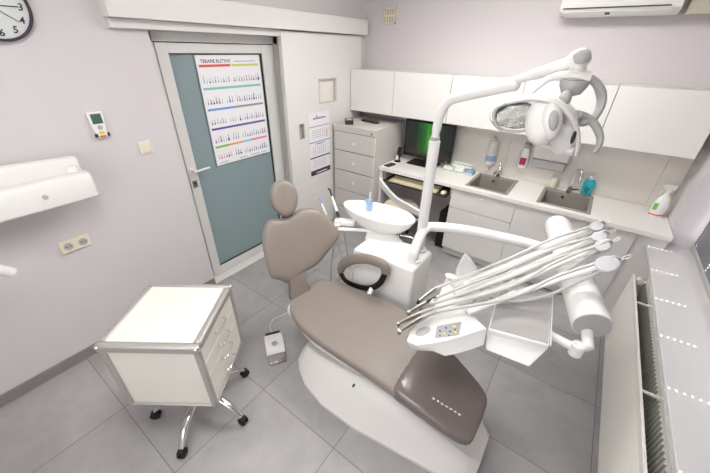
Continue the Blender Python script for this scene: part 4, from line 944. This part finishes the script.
# five instruments with hoses
ins = [((418.5, 301), (435, 288.5), (437, 288), (510, 258), 0, 'steel', 'steel handpiece farthest from the keypad in the instrument holder'),
       ((409, 312), (426, 302.5), (436, 297.5), (510, 268), 1, 'steel', 'dark-ringed steel handpiece, second from the farthest in holder'),
       ((421, 307), (432, 300), (438, 302), (510, 277.5), 2, 'cream', 'cream capped handpiece in the middle of instrument holder'),
       ((398.5, 323.5), (419.5, 313.5), (434, 308), (510, 287), 2, 'steel', 'long angled steel handpiece, second nearest to keypad'),
       ((399.5, 331), (421, 318), (438, 311.5), (510, 298), 3, 'steel', 'steel handpiece lying nearest to the keypad in the holder')]
for i, (tp_, bk_, h1, h2, cl, col, lab) in enumerate(ins):
    T_ = at(*tp_, 'z', .875); B_ = at(*bk_, 'z', .89); H1 = at(*h1, 'z', .892); H2 = at(*h2, 'z', .945-.004*i)
    tt = thing('dental_handpiece', lab, 'dental instrument', T_, group='handpieces in the instrument holder')
    d_ = (B_-T_)
    b = MB(); b.tube([T_-Z_*.008+d_*.02, T_+d_*.04, T_+d_*.25, T_+d_*.6, B_], [.005, .008, .0085, .011, .011], 12); b.build('body', col, tt)
    b = MB(); b.cyl(T_-Z_*.016, T_+Z_*.006, .009 if i != 3 else .006); b.build('head', 'steel' if i else 'dark', tt)
    b = MB(); b.tube([B_, B_+(H1-B_)*.7+d_*.15], [.0095, .008], 12); b.build('collar', 'greyplast' if i != 1 else 'dark', tt)
    e_ = clipP[cl]; dv_ = (e_-barS[cl]).normalized(); r_ = .037 if cl < 3 else .043
    if i == 2: e_ = e_+V((0, -.01, 0))
    low = [at(500, 262+12*i, 'z', .90), at(560, 240+12*i+(14 if i == 4 else 0), 'z', .95)]
    topc = e_+Z_*r_*.7-dv_*.06
    loop = [B_, H1, H2, (H2+topc)/2+Z_*.02, topc, e_+Z_*r_*.85+dv_*.01, e_+dv_*r_*1.25, e_-Z_*r_*.85+dv_*.01, e_-Z_*r_*1.3-dv_*.08]
    lowend = barS[cl]+V((.02, .02, -.05)); loop += [(loop[-1]+lowend)/2-Z_*.035, lowend, lowend+V((-.12, -.02, -.02))]
    b = MB(); b.tube(spline(loop, 6), .0078, 10); b.build('hose', 'hose', tt)

# plastic bag with gloves hanging on the unit
t = thing('plastic_bag', 'clear crumpled plastic bag hanging behind the instrument hoses', 'bag', at(460, 275, 'z', .8))
pk = at(465, 251, 'z', .95); bs = [at(x_, y_, 'z', .84) for x_, y_ in [(447, 286), (455, 292), (475, 282), (484, 272), (476, 270), (460, 272)]]
b = MB(); mid = [p*.45+pk*.55+V((random.uniform(-.02, .02), random.uniform(-.02, .02), 0)) for p in bs]
b.rings([bs, mid, [pk+(p-pk)*.06 for p in bs]]); b.build('film', 'film', t, sub=1, ang=20)
g = MB(); gc = at(457, 281, 'z', .85)
for k in range(7):
    o_ = V((random.uniform(-.05, .05), random.uniform(-.035, .035), random.uniform(-.01, .02)))
    g.ball(gc+o_, .026, (random.uniform(.8, 1.5), random.uniform(.7, 1.2), random.uniform(.5, .9)), 10)
tag(g.build('latex_gloves', 'glove', ang=20), 'cream crumpled latex gloves behind the instrument handpieces', 'gloves')

# ------------------------------------------------------------------ lights
def panel(x, y, sx, sy, power, nm):
    tt = thing('ceiling_light', nm, 'ceiling light', (x, y, H))
    MB().box(x-sx/2-.02, x+sx/2+.02, y-sy/2-.02, y+sy/2+.02, H-.05, H).build('housing', 'plast2', tt, bevel=.004)
    MB().box(x-sx/2, x+sx/2, y-sy/2, y+sy/2, H-.054, H-.05).build('diffuser', 'diff', tt)
    l = bpy.data.lights.new('lamp', 'AREA'); l.shape = 'RECTANGLE'; l.size = sx; l.size_y = sy; l.energy = power; l.color = (1, .995, .985)
    o = bpy.data.objects.new('lamp', l); COL.objects.link(o); o.location = (x, y, H-.06)
panel(1.7, -1.35, 1.2, .6, 23, 'rectangular ceiling light panel above the dental chair')
panel(1.7, -3.3, 1.2, .6, 13, 'rectangular ceiling light panel behind the trolley')
# made-up window in the unseen front wall, added to carry fill light
t = thing('added_fill_window', None, None, (2.0, YF, 1.0), kind='structure')
b = MB(); b.box(1.1, 2.9, YF, YF+.05, .95, 1.01).box(1.1, 2.9, YF, YF+.05, 2.29, 2.35).box(1.1, 1.16, YF, YF+.05, 1.01, 2.29).box(2.84, 2.9, YF, YF+.05, 1.01, 2.29); b.build('window_frame', 'wframe', t, bevel=.004)
MB().box(1.16, 2.84, YF+.002, YF+.012, 1.01, 2.29).build('fill_pane', 'fillglow', t)
l = bpy.data.lights.new('added_fill_light', 'AREA'); l.shape = 'RECTANGLE'; l.size = 1.68; l.size_y = 1.28; l.energy = 11; l.color = (.97, .985, 1)  # added area fill, brightens upright faces from behind the camera
o = bpy.data.objects.new('added_fill_light', l); COL.objects.link(o); o.location = (2.0, YF+.02, 1.65); o.rotation_euler = (R(90), 0, 0)
s = bpy.data.lights.new('sun', 'SUN'); s.energy = 45; s.angle = R(.4); s.color = (1, .98, .95)
so = bpy.data.objects.new('sun', s); COL.objects.link(so)
so.rotation_euler = (V((-1, -.09, -.82))).to_track_quat('-Z', 'Y').to_euler()
wd_ = bpy.data.worlds.new('world'); bpy.context.scene.world = wd_; wd_.use_nodes = True
wb = wd_.node_tree.nodes['Background']; wb.inputs[0].default_value = (.72, .80, 1.0, 1); wb.inputs[1].default_value = 1.3
vs = bpy.context.scene.view_settings; vs.view_transform = 'Standard'; vs.look = 'None'; vs.gamma = 1; vs.exposure = .1; vs.use_curve_mapping = False
